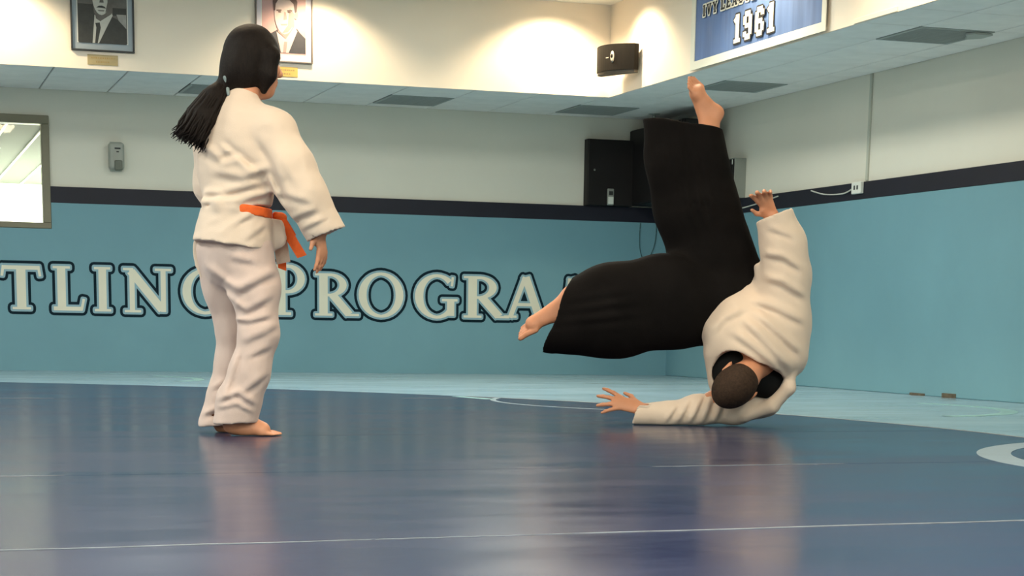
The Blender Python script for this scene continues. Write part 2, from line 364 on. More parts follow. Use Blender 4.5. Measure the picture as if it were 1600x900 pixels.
# window to the next room
win = struct(empty('window_1', (0, 0, 0)))
def frame_bar(x0, x1, z0, z1): box('frame_bar', 'frame', x0, x1, YB-.035, YB+.05, z0, z1, win, .006)
frame_bar(.24, 1.43, 2.075, 2.146); frame_bar(.24, 1.43, 1.207, 1.257); frame_bar(1.367, 1.43, 1.257, 2.075); frame_bar(.24, .303, 1.257, 2.075)
box('glass_pane', 'glass', .303, 1.367, YB+.06, YB+.066, 1.257, 2.075, win)
# the room seen through it
NY0, NY1 = YB+.15, 28.0
struct(box('wall_next_room_end', 'nextwall', -4, 6, NY1, NY1+.1, -.05, 2.5))
struct(box('wall_next_room_left', 'nextwall', -4.1, -4, NY0, NY1, -.05, 2.5))
struct(box('wall_next_room_right', 'nextwall', 6, 6.1, NY0, NY1, -.05, 2.5))
struct(box('floor_next_room', 'nextwall', -4, 6, NY0, NY1, -.1, -.05))
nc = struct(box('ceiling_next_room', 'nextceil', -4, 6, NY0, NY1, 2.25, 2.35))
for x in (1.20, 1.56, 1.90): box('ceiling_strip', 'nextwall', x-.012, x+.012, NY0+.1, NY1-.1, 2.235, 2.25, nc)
nl = empty('ceiling_light', (4.2, 25.8, 2.2)); tag(nl, 'unseen lamp added to brighten the room behind the window', 'light')  # added lamp, kept out of sight, to whiten the far wall next door
def area(name, parent, sx, sy, watts, col, z=-.03):
    l = bpy.data.lights.new(name, 'AREA'); l.shape = 'RECTANGLE'; l.size = sx; l.size_y = sy; l.energy = watts; l.color = col
    o = bpy.data.objects.new(name, l); COL.objects.link(o); o.parent = parent; o.location = (0, 0, z); return o
box('lamp_housing', 'lamp', -1.5, 1.5, -1.0, 1.0, -.01, .03, nl)
area('lamp_light', nl, 2.9, 1.9, NEXT_LIGHT, (1, 1, .92))

# ------------------------------------------------------------------ lights of the place
def panel(x, y, label, watts=ROOM_LIGHT, col=(1, .95, .84)):
    p = empty('ceiling_light', (x, y, ZC-.03)); tag(p, label, 'light', 'ceiling panel lights over the mat')
    me = box_me(-.32, .32, -.63, .63, 0, .03, .004, 1)
    link('lamp_frame', me, 'white', p); box('diffuser', 'lamp', -.29, .29, -.6, .6, -.004, 0, p)
    area('lamp_light', p, .58, 1.2, watts, col, -.012)
for x in (-4.6, -1.5, 1.6, 4.2):
    for y in (-1.5, 2.2, 5.9, 9.6, 12.9):
        near = x > 1 and 5 < y < 10
        panel(x, y, 'rectangular white ceiling panel light above the mat, out of view', ROOM_LIGHT*(.56 if near else (.95 if x > 4 else .58) if y > 12 else 1.2), (1.0, .80, .54) if near else (.97, 1.0, .90))
def washer(x, y, dx, dy, label, watts=SPOT_LIGHT):
    p = empty('downlight', (x, y, ZC-.001)); tag(p, label, 'light', 'round warm downlights along the fascia')
    link('trim_ring', lathe_me([(.055, 0), (.075, -.008), (.085, -.004), (.085, 0)], 24), 'white', p, True)
    l = bpy.data.lights.new('lamp_light', 'SPOT'); l.energy = watts; l.color = (1.0, .82, .55); l.spot_size = math.radians(128); l.spot_blend = .55; l.shadow_soft_size = .05
    o = bpy.data.objects.new('lamp_light', l); COL.objects.link(o); o.parent = p; o.location = (0, 0, -.03)
    o.rotation_euler = Vector((dx, dy, -1)).to_track_quat('-Z', 'Y').to_euler()
wl = ('left of the black-and-white portrait', 'above the pink portrait', 'nearest the corner')
for i, x in enumerate((.9, 3.40, 5.40)):
    washer(x, YF-.42, 0, .25, 'round warm ceiling downlight washing the back fascia, '+wl[i], SPOT_LIGHT*(.75, .62, .85)[i])
for y, l in ((15.02, 'beside the loudspeaker'), (12.7, 'above the blue banner'), (10.6, 'nearer than the banner')):
    washer(XF-.42, y, .25, 0, 'round warm ceiling downlight washing the right fascia, '+l, SPOT_LIGHT*.75)

# ================================================================== WALL LETTERING
def wall_letter(ch, x0, x1, z0, z1):
    R2, R1 = .042, .018
    w_, polys = GL[ch]; sx = (x1-x0-2*R2)/w_; sz = (z1-z0-2*R2)
    P = [[(p[0]*sx, p[1]*sz) for p in q] for q in polys]
    place = lambda x, y, d: (x0+R2+x, YB-.03-d, z0+R2+y)
    o = glyph_layer('letter', 'let_navy', P, R2, place, .0012, wall)
    glyph_layer('letter_border', 'let_blue', P, R1, place, .0024, o); glyph_layer('letter_face', 'let_cream', P, 0, place, .0036, o)
for a in (('T', .95, 1.372, .478, .932), ('L', 1.375, 1.742, .474, .936), ('I', 1.722, 1.978, .472, .936), ('N', 1.978, 2.498, .468, .934),
          ('G', 2.488, 2.965, .464, .936), ('P', 3.30, 3.69, .468, .998), ('R', 3.68, 4.185, .468, .928), ('O', 4.092, 4.606, .466, .94),
          ('G', 4.612, 5.108, .462, .94), ('R', 5.078, 5.62, .472, .934), ('A', 5.485, 5.975, .478, .944), ('M', 6.02, 6.64, .48, .945)):
    wall_letter(*a)

# ================================================================== VENTS
def vent(x0, x1, y0, y1, label):
    cx, cy = (x0+x1)/2, (y0+y1)/2; hx, hy = (x1-x0)/2-.006, (y1-y0)/2-.006
    v = empty('air_vent', (cx, cy, ZS)); tag(v, label, 'air vent', 'grey return vents in the soffit')
    box('duct_back', 'ventdark', -hx, hx, -hy, hy, .006, .016, v)
    for a, b, c, d in ((-hx, hx, -hy, -hy+.025), (-hx, hx, hy-.025, hy), (-hx, -hx+.025, -hy+.025, hy-.025), (hx-.025, hx, -hy+.025, hy-.025)):
        box('frame_bar', 'vent', a, b, c, d, -.004, .012, v)
    sl = box_me(-hx+.025, hx-.025, -.004, .004, -.002, .006); n = 24
    for k in range(n):
        o = link('slat', sl, 'vent', v); o.location = (0, -hy+.025+(2*hy-.05)*(k+.5)/n, 0)
    sl2 = box_me(-.004, .004, -hy+.025, hy-.025, -.001, .005)
    for k in range(1, 5): o = link('crossbar', sl2, 'vent', v); o.location = (-hx+2*hx*k/5, 0, 0)
    return v
vl = ["grey ceiling vent partly behind the woman's ponytail", 'grey ceiling vent in the back soffit between woman and corner', 'grey ceiling vent in the back soffit below the loudspeaker',
      'grey ceiling vent in the right soffit furthest right, tile edge damaged', "grey ceiling vent in the right soffit beside the man's raised foot"]
VENTS.sort(key=lambda q: (q[2] < 15.9, q[0] if q[2] > 15.9 else q[2]))
for q, l in zip(VENTS, vl): vent(*q, l)
# broken grille flap of the far right vent
_v = [o for o in COL.objects if o.name.startswith('air_vent') and o.get('label', '').startswith('grey ceiling vent in the right soffit furthest')][0]
prism('bent_flap', 'tbar', [(.13, -.29), (.27, -.27), (.275, -.12), (.20, -.05), (.15, -.16), (.10, -.22)], -.02, -.008, 'z', _v)

# ================================================================== PORTRAITS
def shape(name, m, pts, y, parent, t=.0012): return prism(name, m, pts, y-t, y, 'y', parent)
def ell2(cx, cz, rx, rz, n=20, a0=0, a1=360): return [(cx+rx*math.cos(math.radians(a0+(a1-a0)*i/n)), cz+rz*math.sin(math.radians(a0+(a1-a0)*i/n))) for i in range(n if a1-a0 == 360 else n+1)]
def portrait(x0, x1, z0, z1, label, fm, mm, b, bb, bot):
    p = empty('framed_portrait', ((x0+x1)/2, YF, z0)); tag(p, label, 'picture')
    W, H = x1-x0, z1-z0; hw = W/2
    for a in ((-hw, hw, 0, b), (-hw, hw, H-b, H), (-hw, -hw+b, b, H-b), (hw-b, hw, b, H-b)): box('frame_bar', fm, a[0], a[1], -.03, 0, a[2], a[3], p, .003, 1)
    box('mount', mm, -hw+b, hw-b, -.014, -.006, b, H-b, p)
    box('mount_edge', 'paper', -hw+bb-.006, hw-bb+.006, -.0152, -.014, bot-.006, H-bb+.006, p)
    return p, W, H
# left: black-and-white print
p, W, H = portrait(1.489, 1.975, 2.497, 3.06, 'black-and-white framed portrait of a suited man, leftmost on the fascia', 'frameblack', 'matblue', .012, .054, .066)
ph = box('photo', 'ph_mid', -W/2+.054, W/2-.054, -.0165, -.0152, .066, H-.054, p)
q = lambda x, y: ((x-159.5)*.0048, (81-y)*.00478)
y_ = -.0165
def qs(*a): return [q(*b) for b in a]
shape('background_shadow', 'ph_dark', qs((121, 8), (145, 8), (148, 40), (121, 40)), y_, ph)
shape('chair_back', 'ph_dark', qs((176, 12), (197.5, 12), (197.5, 24), (176, 24)), y_, ph)
shape('building', 'ph_lightgrey', qs((182, 22), (197.5, 22), (197.5, 44), (190, 44)), y_-.0012, ph)
shape('jacket', 'ph_dark', qs((121, 68.5), (121, 26), (133, 22), (147, 22), (152, 32), (172, 25), (184, 30), (197.5, 44), (197.5, 68.5)), y_-.0024, ph)
shape('shirt', 'ph_pale', qs((143, 68.5), (147, 24), (156, 34), (174, 20), (176, 24), (165, 45), (153, 68.5)), y_-.0036, ph)
shape('necktie', 'ph_dark', qs((147, 68.5), (149.5, 44), (148, 37), (155, 36), (156.5, 44), (151, 68.5)), y_-.0048, ph)
shape('neck', 'ph_mid', qs((147, 14), (174, 12), (174, 22), (156, 34), (149, 30)), y_-.0042, ph)
fc = shape('face', 'ph_pale', ell2(*q(158, -4), .068, .135, 24), y_-.0055, ph)
shape('cheek_shadow', 'ph_mid', qs((172, -22), (173.5, -4), (170, 14), (164, 21), (168, 4), (168, -14)), y_-.0067, fc)
shape('hair', 'ph_dark', [*ell2(*q(158, -14), .078, .095, 14, -10, 190), q(146, -20), q(158, -26), q(171, -20)], y_-.0068, fc)
shape('moustache', 'ph_dark', qs((150, 13), (154, 10), (159, 9.5), (163, 11), (166, 14), (158, 13)), y_-.0068, fc)
shape('mouth', 'ph_mid', qs((152, 17), (163, 16.6), (162, 18.4), (154, 18.6)), y_-.0068, fc)
shape('nose_shadow', 'ph_mid', qs((157, -6), (160, -6), (162, 5), (155, 5)), y_-.0068, fc)
for ex in (150, 166): shape('eye', 'ph_dark', ell2(*q(ex, -6), .014, .006, 12), y_-.0068, fc)
# right: pink print
p, W, H = portrait(2.927, 3.392, 2.492, 3.075, "pink-toned framed portrait of a man in dark suit, beside the woman's head", 'framesilver', 'matwhite', .012, .055, .066)
ph = box('photo', 'ph_pink', -W/2+.055, W/2-.055, -.0165, -.0152, .066, H-.055, p)
q = lambda x, y: ((x-443)*.00512, (100.5-y)*.0053)
shape('jacket', 'ph_suit', qs((410, 86), (410, 68), (420, 60), (433, 53), (446, 74), (463, 50), (468, 56), (477, 64), (477, 86)), y_-.0012, ph)
shape('shirt', 'ph_skin', qs((438, 86), (431, 56), (445, 66), (459, 47), (464, 54), (450, 86)), y_-.0024, ph)
shape('necktie', 'ph_skinshade', qs((441, 86), (443, 70), (448, 70), (446, 86)), y_-.0036, ph)
shape('neck', 'ph_skinshade', qs((435, 42), (459, 38), (459, 48), (446, 66), (433, 56)), y_-.0030, ph)
fc = shape('face', 'ph_skin', ell2(*q(444, 30), .082, .155, 24), y_-.0048, ph)
shape('cheek_shadow', 'ph_skinshade', qs((452, 22), (460, 30), (458, 46), (449, 56), (440, 58), (449, 46), (450, 34)), y_-.006, fc)
shape('ear', 'ph_skinshade', ell2(*q(462, 31), .016, .032, 12), y_-.0045, ph)
shape('hair', 'ph_brown', qs((427, 26), (425.5, 12), (428, 4), (436, 0), (450, -1), (460, 3), (464, 12), (463, 26), (460, 28), (458, 15), (452, 10), (434, 10), (430, 16), (429, 26)), y_-.0062, fc)
for a, b in ((431, 439), (448, 456)): shape('brow', 'ph_brown', qs((a, 24.5), (b, 24), (b, 25.8), (a, 26.5)), y_-.0062, fc)
for ex in (436, 451): shape('eye', 'ph_brown', ell2(*q(ex, 27.5), .014, .006, 12), y_-.0062, fc)
shape('nose_shadow', 'ph_skinshade', qs((443, 27), (446, 28), (448, 38), (442, 39)), y_-.0062, fc)
shape('mouth', 'ph_skinshade', qs((437, 45), (449, 44), (447, 46.6), (439, 47)), y_-.0062, fc)
def plate(x0, x1, z0, z1, label, m='brass'):
    o = box('name_plate', m, x0, x1, YF-.006, YF, z0, z1, None, .002, 1); tag(o, label, 'name plate')
    w_ = x1-x0
    for zz, a, b in ((.68, .12, .88), (.3, .28, .72)):
        x = x0+a*w_
        while x < x0+b*w_:
            l = random.uniform(.008, .018); box('engraving', 'brasstext', x, x+l, YF-.0068, YF-.006, z0+zz*(z1-z0)-.006, z0+zz*(z1-z0)+.006, o); x += l+.006
plate(1.612, 1.846, 2.396, 2.474, 'small dull gold name plate under the black-and-white portrait', 'brassdull')
plate(3.035, 3.272, 2.386, 2.462, "small bright gold name plate beside the woman's face")

# ================================================================== BANNER
XBn = XF-.012
bn = empty('banner', (0, 0, 0)); tag(bn, 'blue championship banner with white border reading IVY LEAGUE 1961', 'banner')
def bpl(name, m, y0, y1, z0, z1, x, t=.003, par=None): return box(name, m, x-t, x, y0, y1, z0, z1, par or bn)
# cloth with soft vertical folds
ny, nz = 90, 24; vv, ff = [], []
for s in (0, 1):
    for i in range(ny+1):
        for j in range(nz+1):
            y = 13.985-(13.985-11.835)*i/ny; z = 2.425+(3.06-2.425)*j/nz
            vv.append((XBn-.006-.004*math.sin(i*.55)*(1-.4*j/nz)-.003*math.sin(i*.21+1)+s*.004, y, z))
N1 = (ny+1)*(nz+1)
for i in range(ny):
    for j in range(nz):
        a = i*(nz+1)+j; ff += [(a, a+nz+1, a+nz+2, a+1), (N1+a, N1+a+1, N1+a+nz+2, N1+a+nz+1)]
link('cloth', mesh(vv, ff), 'banner', bn, True)
bpl('border', 'bannerwhite', 11.805, 14.04, 2.372, 2.432, XBn-.012, .006)
bpl('border', 'bannerwhite', 13.965, 14.04, 2.432, 3.06, XBn-.012, .006)
bpl('border', 'bannerwhite', 11.805, 11.865, 2.432, 3.06, XBn-.012, .006)
def banner_text(txt, y0, z0, hgt, wtot, fm, om, rad, gap=.14):
    tot = sum(GB[c][0]+gap if c != ' ' else .34 for c in txt)-gap; sx = wtot/tot; x = 0
    for c in txt:
        if c == ' ': x += .34*sx; continue
        P = [[(p_[0]*sx, p_[1]*hgt) for p_ in s_] for s_ in GB[c][1]]
        place = lambda a, b, d, x=x: (XBn-.0155-d, y0-x-a, z0+b)
        o = glyph_layer('letter' if c.isalpha() else 'digit', om, P, rad, place, .001, bn); glyph_layer('letter_face', fm, P, 0, place, .002, o)
        x += (GB[c][0]+gap)*sx
banner_text('IVY LEAGUE', 13.83, 2.737, .080, .93, 'bannerblack', 'bannerwhite', .010)
banner_text('1961', 13.27, 2.472, .196, .69, 'bannerwhite', 'bannerblack', .012)

# ================================================================== LOUDSPEAKER
sp = empty('loudspeaker', (5.83, 15.30, 2.48), math.atan2(-.40, .18)); tag(sp, 'black curved loudspeaker mounted high in the corner of the fascia', 'loudspeaker')
def curved(name, m, w_, d0, bulge, z0, z1, n=14, taper=0.0):
    pts = [(-w_/2, 0)] + [(-w_/2+w_*i/n, -d0-bulge*(1-(2*i/n-1)**2)) for i in range(n+1)] + [(w_/2, 0)]
    o = prism(name, m, pts, z0, z1, 'z', sp); return o
curved('cabinet', 'speaker', .43, .05, .09, .022, .225)
curved('base_plate', 'speakerlow', .42, .045, .085, 0, .022)
b_ = link('badge', lathe_me([(0, .008), (.6, .008), (1, .003), (1, 0)], 24), 'silver', sp, True); b_.scale = (.021, .045, 1); b_.rotation_euler = (PI/2, 0, 0); b_.location = (.05, -.1355, .125)
b_ = link('badge_centre', lathe_me([(0, .004), (.5, .003), (.5, 0), (.8, .003), (1, 0)], 20), 'speaker', sp, True); b_.scale = (.013, .016, 1); b_.rotation_euler = (PI/2, 0, 0); b_.location = (.05, -.1435, .130)
box('badge_mark', 'silver', -.02, .008, -.1405, -.138, .118, .125, sp)
prism('wall_bracket', 'speaker', [(-.03, 0), (.03, 0), (.07, .09), (.0, .08)], .06, .16, 'z', sp)

# ================================================================== SMALL WALL THINGS
dp = empty('soap_dispenser', (1.99, YB, 1.715)); tag(dp, 'grey push-lever soap dispenser on wall beside the bright window', 'dispenser')
box('housing', 'disp', -.066, .066, -.10, 0, .0, .232, dp, .028, 4)
box('back_plate', 'offwhite', -.05, .05, -.012, 0, -.008, .24, dp, .005)
box('push_lever', 'dispdark', -.022, .045, -.118, -.09, -.004, .08, dp, .01, 3)
box('logo_mark', 'ink', -.018, .032, -.1018, -.1, .172, .186, dp); box('logo_mark', 'ink', -.004, .018, -.1018, -.1, .146, .156, dp)
cb = empty('wall_cabinet', (6.525, YB-.0, 1.562)); tag(cb, 'low black wall cabinet left of the corner, with a handset hung on it', 'cabinet')
box('body', 'black', -.225, .225, -.10, 0, 0, .60, cb, .004, 1); box('door', 'black', -.222, .222, -.122, -.101, .004, .596, cb, .004, 1)
kn = link('knob', lathe_me([(0, .012), (.008, .01), (.010, .004), (.006, 0)], 12), 'greymetal', cb, True); kn.rotation_euler = (PI/2, 0, 0); kn.location = (-.165, -.122, .32)
tb = empty('equipment_cabinet', (6.91, 16.75, 1.574)); tag(tb, 'tall black equipment cabinet in the room corner behind the raised leg', 'cabinet')
box('body', 'black', -.15, .16, -.62, .64, 0, .686, tb, .004, 1); box('door', 'black', -.17, -.151, -.60, .62, .01, .676, tb, .003, 1); box('front_panel', 'black', -.14, .15, -.64, -.621, .01, .676, tb, .003, 1)
gb = empty('electrical_box', (7.145, 15.92, 1.574)); tag(gb, 'grey metal box with black door on right wall beside the equipment cabinet', 'electrical box')
box('body', 'greymetal', -.055, .055, -.17, .17, 0, .335, gb, .003, 1); box('door', 'black', -.07, -.056, -.165, .165, -.005, .325, gb, .003, 1); box('latch', 'white', -.074, -.07, -.16, -.15, .28, .32, gb)
hs = empty('handset', (6.52, YB-.122, 1.568)); tag(hs, 'small grey handset with pale lower half hung on black wall cabinet', 'remote')
box('body', 'greymetal', -.032, .032, -.025, 0, 0, .15, hs, .008, 2); box('keypad', 'white', -.026, .026, -.0275, -.025, .01, .075, hs, .002, 1); box('screen', 'ink', -.02, .02, -.0275, -.025, .09, .125, hs)
sk = empty('sprinkler_head', (6.78, 16.88, ZS)); tag(sk, 'small metal sprinkler head hanging from soffit above black cabinet', 'sprinkler')
link('escutcheon', lathe_me([(.0, -.004), (.05, -.004), (.055, 0), (0, 0)], 20), 'tbar', sk, True); link('pipe', lathe_me([(0, 0), (.012, 0), (.012, -.05), (0, -.05)], 12), 'greymetal', sk, True)
link('deflector', lathe_me([(0, -.045), (.045, -.05), (.05, -.056), (.028, -.078), (0, -.082)], 20), 'greymetal', sk, True)
ou = empty('wall_outlet', (XR-.032, 13.6, 1.485)); tag(ou, 'white double socket outlet on dark band of right wall', 'outlet')
box('plate', 'white', -.03, 0, -.075, .075, 0, .09, ou, .006, 2)
for a in (-.035, .012): box('socket', 'ink', -.032, -.030, a, a+.022, .03, .062, ou, .0005, 1)
cd = box('cable_raceway', 'offwhite', XR-.016, XR, 13.515, 13.545, 1.58, ZS, None, .003, 1); tag(cd, 'slim vertical cable raceway on right wall above the outlet', 'raceway')
def cable(m, pts, r, label, n=8):
    P = [Vector(a) for a in pts]; out = []
    for i in range(len(P)-1):
        p0, p1, p2, p3 = P[max(i-1, 0)], P[i], P[i+1], P[min(i+2, len(P)-1)]
        for k in range(n):
            t = k/n; out.append(.5*((2*p1)+(-p0+p2)*t+(2*p0-5*p1+4*p2-p3)*t*t+(-p0+3*p1-3*p2+p3)*t**3))
    out.append(P[-1]); o = link('cable', tube_me(out, r, 6), m, None, True); tag(o, label, 'cable'); return o
cable('cable', [(XR-.045, 13.69, 1.525), (XR-.043, 13.85, 1.50), (XR-.043, 14.15, 1.512), (XR-.04, 14.4, 1.555)], .006, 'white cable drooping from the socket outlet along dark band')
cable('cable', [(XR-.045, 15.0, 1.545), (XR-.043, 15.3, 1.515), (XR-.042, 15.62, 1.49), (XR-.042, 15.9, 1.48)], .006, 'white cable on dark band next to the raised hand')
cable('cabledark', [(6.865, YB-.04, 1.42), (6.86, YB-.04, 1.3), (6.868, YB-.04, 1.18), (6.90, YB-.04, 1.10), (6.97, YB-.04, 1.12), (7.02, YB-.04, 1.25), (7.03, YB-.04, 1.42)], .004, 'thin dark cable looping down the turquoise padding in the corner')
for (y0, y1, h, lab) in ((12.45, 12.66, .016, 'dark scrap of debris at base of right wall, longer piece'), (12.02, 12.2, .03, 'brown lump of debris at base of right wall, nearer piece')):
    pts = [(XR-.03, y0)] + [(XR-.035-.05*math.sin(PI*i/8)*(.7+.3*math.sin(i*2.1)), y0+(y1-y0)*i/8) for i in range(9)] + [(XR-.03, y1)]
    o = prism('debris', 'debris', pts, 0, h, 'z'); tag(o, lab, 'debris')

# ================================================================== FIGURES: distance fields turned into one smooth surface
def nrm(v): v = np.asarray(v, float); return v/np.linalg.norm(v)
class Field:
    def __init__(self, lo, hi, res):
        self.lo = np.array(lo, np.float32); self.res = res
        self.n = np.ceil((np.array(hi)-self.lo)/res).astype(int)+1
        self.ax = [self.lo[i]+res*np.arange(self.n[i], dtype=np.float32) for i in range(3)]
        self.F = np.full(self.n, 1.0, np.float32)
    def sub(self, lo, hi):
        s = []
        for i in range(3):
            a = int(np.clip(math.floor((lo[i]-self.lo[i])/self.res), 0, self.n[i]-1)); b = int(np.clip(math.ceil((hi[i]-self.lo[i])/self.res)+1, a+1, self.n[i]))
            s.append(slice(a, b))
        return tuple(s), self.ax[0][s[0]][:, None, None], self.ax[1][s[1]][None, :, None], self.ax[2][s[2]][None, None, :]
    def _comb(self, s, d, k, mode):
        f = self.F[s]
        if mode == 'add':
            if k > 0: h = np.maximum(k-np.abs(f-d), 0)/k; self.F[s] = np.minimum(f, d)-h*h*k*.25
            else: self.F[s] = np.minimum(f, d)
        else:
            d = -d
            if k > 0: h = np.maximum(k-np.abs(f-d), 0)/k; self.F[s] = np.maximum(f, d)+h*h*k*.25
            else: self.F[s] = np.maximum(f, d)
    def cap(self, a, b, ra, rb=None, k=.02, flat=None, mode='add'):
        """tapered capsule; flat=(axis, s): s>1 squeezes it along that axis"""
        rb = ra if rb is None else rb; a = np.array(a, float); b = np.array(b, float); m = max(ra, rb)+k+3*self.res
        s, X, Y, Z = self.sub(np.minimum(a, b)-m, np.maximum(a, b)+m)
        x, y, z = X-a[0], Y-a[1], Z-a[2]; u = b-a
        if flat is not None:
            n, sc_ = nrm(flat[0]), flat[1]; t = (x*n[0]+y*n[1]+z*n[2])*(sc_-1)
            x, y, z = x+t*n[0], y+t*n[1], z+t*n[2]; u = u+n*(u@n)*(sc_-1)
        L2 = max(u@u, 1e-9); t = np.clip((x*u[0]+y*u[1]+z*u[2])/L2, 0, 1)
        d = np.sqrt((x-t*u[0])**2+(y-t*u[1])**2+(z-t*u[2])**2)-(ra+(rb-ra)*t)
        if flat is not None and flat[1] > 1: d = d*(1/(1+.5*(flat[1]-1)))
        self._comb(s, d.astype(np.float32), k, mode)
    def chain(self, pts, rs, k=.02, flat=None, mode='add'):
        for i in range(len(pts)-1): self.cap(pts[i], pts[i+1], rs[i], rs[i+1], k if i or mode == 'add' else k, flat, mode)
    def ell(self, c, r, axes=None, k=.02, mode='add'):
        c = np.array(c, float); A = np.eye(3) if axes is None else np.array(axes, float); m = max(r)+k+3*self.res
        s, X, Y, Z = self.sub(c-m, c+m); x, y, z = X-c[0], Y-c[1], Z-c[2]
        q = [(x*A[i][0]+y*A[i][1]+z*A[i][2])/r[i] for i in range(3)]
        k0 = np.sqrt(q[0]**2+q[1]**2+q[2]**2)+1e-6; k1 = np.sqrt((q[0]/r[0])**2+(q[1]/r[1])**2+(q[2]/r[2])**2)+1e-6
        self._comb(s, (k0*(k0-1)/k1).astype(np.float32), k, mode)
    def plane(self, p, n, lo=None, hi=None, k=0):
        """cut away what lies on the side n points to"""
        n = nrm(n); s, X, Y, Z = self.sub(self.lo if lo is None else lo, self.lo+self.n*self.res if hi is None else hi)
        d = (X-p[0])*n[0]+(Y-p[1])*n[1]+(Z-p[2])*n[2]; f = self.F[s]
        self.F[s] = np.maximum(f, d.astype(np.float32))
    def wrinkle(self, amp, freq, seed, aniso=(1, 1, 1), lo=None, hi=None):
        r = np.random.RandomState(seed); s, X, Y, Z = self.sub(self.lo if lo is None else lo, self.lo+self.n*self.res if hi is None else hi)
        v = 0
        wx = .02*np.sin(9*Y+5*Z+seed)+.015*np.sin(14*X-8*Z); wz = .02*np.sin(8*X+6*Y+2*seed)
        for i in range(5):
            k = r.normal(size=3)*freq*np.array(aniso); v = v+np.sin(k[0]*(X+wx)+k[1]*Y+k[2]*(Z+wz)+r.uniform(0, 6.28))
        self.F[s] += (amp*v/2.2).astype(np.float32)
    def fold(self, a, b, sig, amp, deep=.35):
        """soft cloth ridge (amp > 0) or groove (amp < 0) along a segment, reaching over the depth of the surface"""
        a = np.array(a, float); b = np.array(b, float); m = np.array((3*sig, 3*sig/deep, 3*sig)); s, X, Y, Z = self.sub(np.minimum(a, b)-m, np.maximum(a, b)+m)
        x, y, z = X-a[0], (Y-a[1])*deep, Z-a[2]; u = (b-a)*np.array((1, deep, 1)); t = np.clip((x*u[0]+y*u[1]+z*u[2])/max(u@u, 1e-9), 0, 1)
        d2 = (x-t*u[0])**2+(y-t*u[1])**2+(z-t*u[2])**2
        self.F[s] -= (amp*np.exp(-d2/(2*sig*sig))*np.sqrt(np.sin(PI*(.04+.92*t)))).astype(np.float32)
    def folds(self, L, items, deep=.35):
        """each item: a polyline in image pixels, sigma and height; a groove runs along one side"""
        for pts, sig, amp in items:
            amp = amp*1.3
            for p, q in zip(pts[:-1], pts[1:]):
                self.fold(L(*p), L(*q), sig, amp, deep); dx, dy = q[0]-p[0], q[1]-p[1]; l = math.hypot(dx, dy); o = sig*1.9/.0028
                nx, ny = -dy/l*o, dx/l*o
                if ny < 0: nx, ny = -nx, -ny
                self.fold(L(p[0]+nx, p[1]+ny, p[2]), L(q[0]+nx, q[1]+ny, q[2]), sig*.8, -amp*.75, deep)
    def mesh(self, name, smooth=2):
        F = self.F; S = F < 0; n = self.n
        c = np.zeros(n-1, np.int8)
        for i in (0, 1):
            for j in (0, 1):
                for k in (0, 1): c += S[i:n[0]-1+i, j:n[1]-1+j, k:n[2]-1+k]
        I, J, K = np.nonzero((c > 0) & (c < 8)); idx = np.full(n-1, -1, np.int32); idx[I, J, K] = np.arange(len(I))
        acc = np.zeros((len(I), 3)); cnt = np.zeros(len(I))
        cor = [(i, j, k) for i in (0, 1) for j in (0, 1) for k in (0, 1)]
        val = {q: F[I+q[0], J+q[1], K+q[2]] for q in cor}
        for q in cor:
            for a in range(3):
                if q[a]: continue
                p = list(q); p[a] = 1; p = tuple(p); f0, f1 = val[q], val[p]; m = (f0 < 0) != (f1 < 0)
                t = np.where(m, f0/np.where(m, f0-f1, 1), 0)
                e = np.repeat(np.array([q], float), len(I), 0); e[:, a] = t; acc[m] += e[m]; cnt[m] += 1
        V = (np.stack([I, J, K], 1)+acc/cnt[:, None])*self.res+self.lo
        Q = []
        for a in range(3):
            b, d = (a+1) % 3, (a+2) % 3
            s0 = [slice(None)]*3; s1 = [slice(None)]*3; s0[a] = slice(0, -1); s1[a] = slice(1, None)
            A0, A1 = S[tuple(s0)], S[tuple(s1)]; e = np.nonzero(A0 != A1); e = np.stack(e, 1)
            e = e[(e[:, b] > 0) & (e[:, d] > 0) & (e[:, b] < n[b]-1) & (e[:, d] < n[d]-1)]
            fl = A0[tuple(e.T)]; ids = []
            for ob, od in ((0, 0), (1, 0), (1, 1), (0, 1)):
                g = e.copy(); g[:, b] -= 1-ob; g[:, d] -= 1-od; ids.append(idx[tuple(g.T)])
            q = np.stack(ids, 1); q[~fl] = q[~fl][:, ::-1]; Q.append(q)
        Q = np.concatenate(Q)
        E_ = np.concatenate([Q[:, [0, 1]], Q[:, [1, 2]], Q[:, [2, 3]], Q[:, [3, 0]]])
        for _ in range(smooth):
            sm = np.zeros_like(V); ct = np.zeros(len(V))
            for x in range(3): sm[:, x] = np.bincount(E_[:, 0], V[E_[:, 1], x], len(V))+np.bincount(E_[:, 1], V[E_[:, 0], x], len(V))
            ct = np.bincount(E_[:, 0], minlength=len(V))+np.bincount(E_[:, 1], minlength=len(V)); V = .45*V+.55*sm/ct[:, None]
        me = bpy.data.meshes.new(name); me.vertices.add(len(V)); me.vertices.foreach_set('co', V.astype(np.float32).ravel())
        me.loops.add(Q.size); me.loops.foreach_set('vertex_index', Q.astype(np.int32).ravel())
        me.polygons.add(len(Q)); me.polygons.foreach_set('loop_start', np.arange(0, Q.size, 4, dtype=np.int32)); me.polygons.foreach_set('loop_total', np.full(len(Q), 4, np.int32))
        me.update(); me.validate(); me.polygons.foreach_set('use_smooth', np.ones(len(Q), bool)); return me
def bounds(pts, m): P = np.array(pts); return P.min(0)-m, P.max(0)+m
def frame_from(fwd, up):
    f = nrm(fwd); u = np.asarray(up, float); u = nrm(u-f*(u@f)); return f, np.cross(f, u), u      # forward, right, up

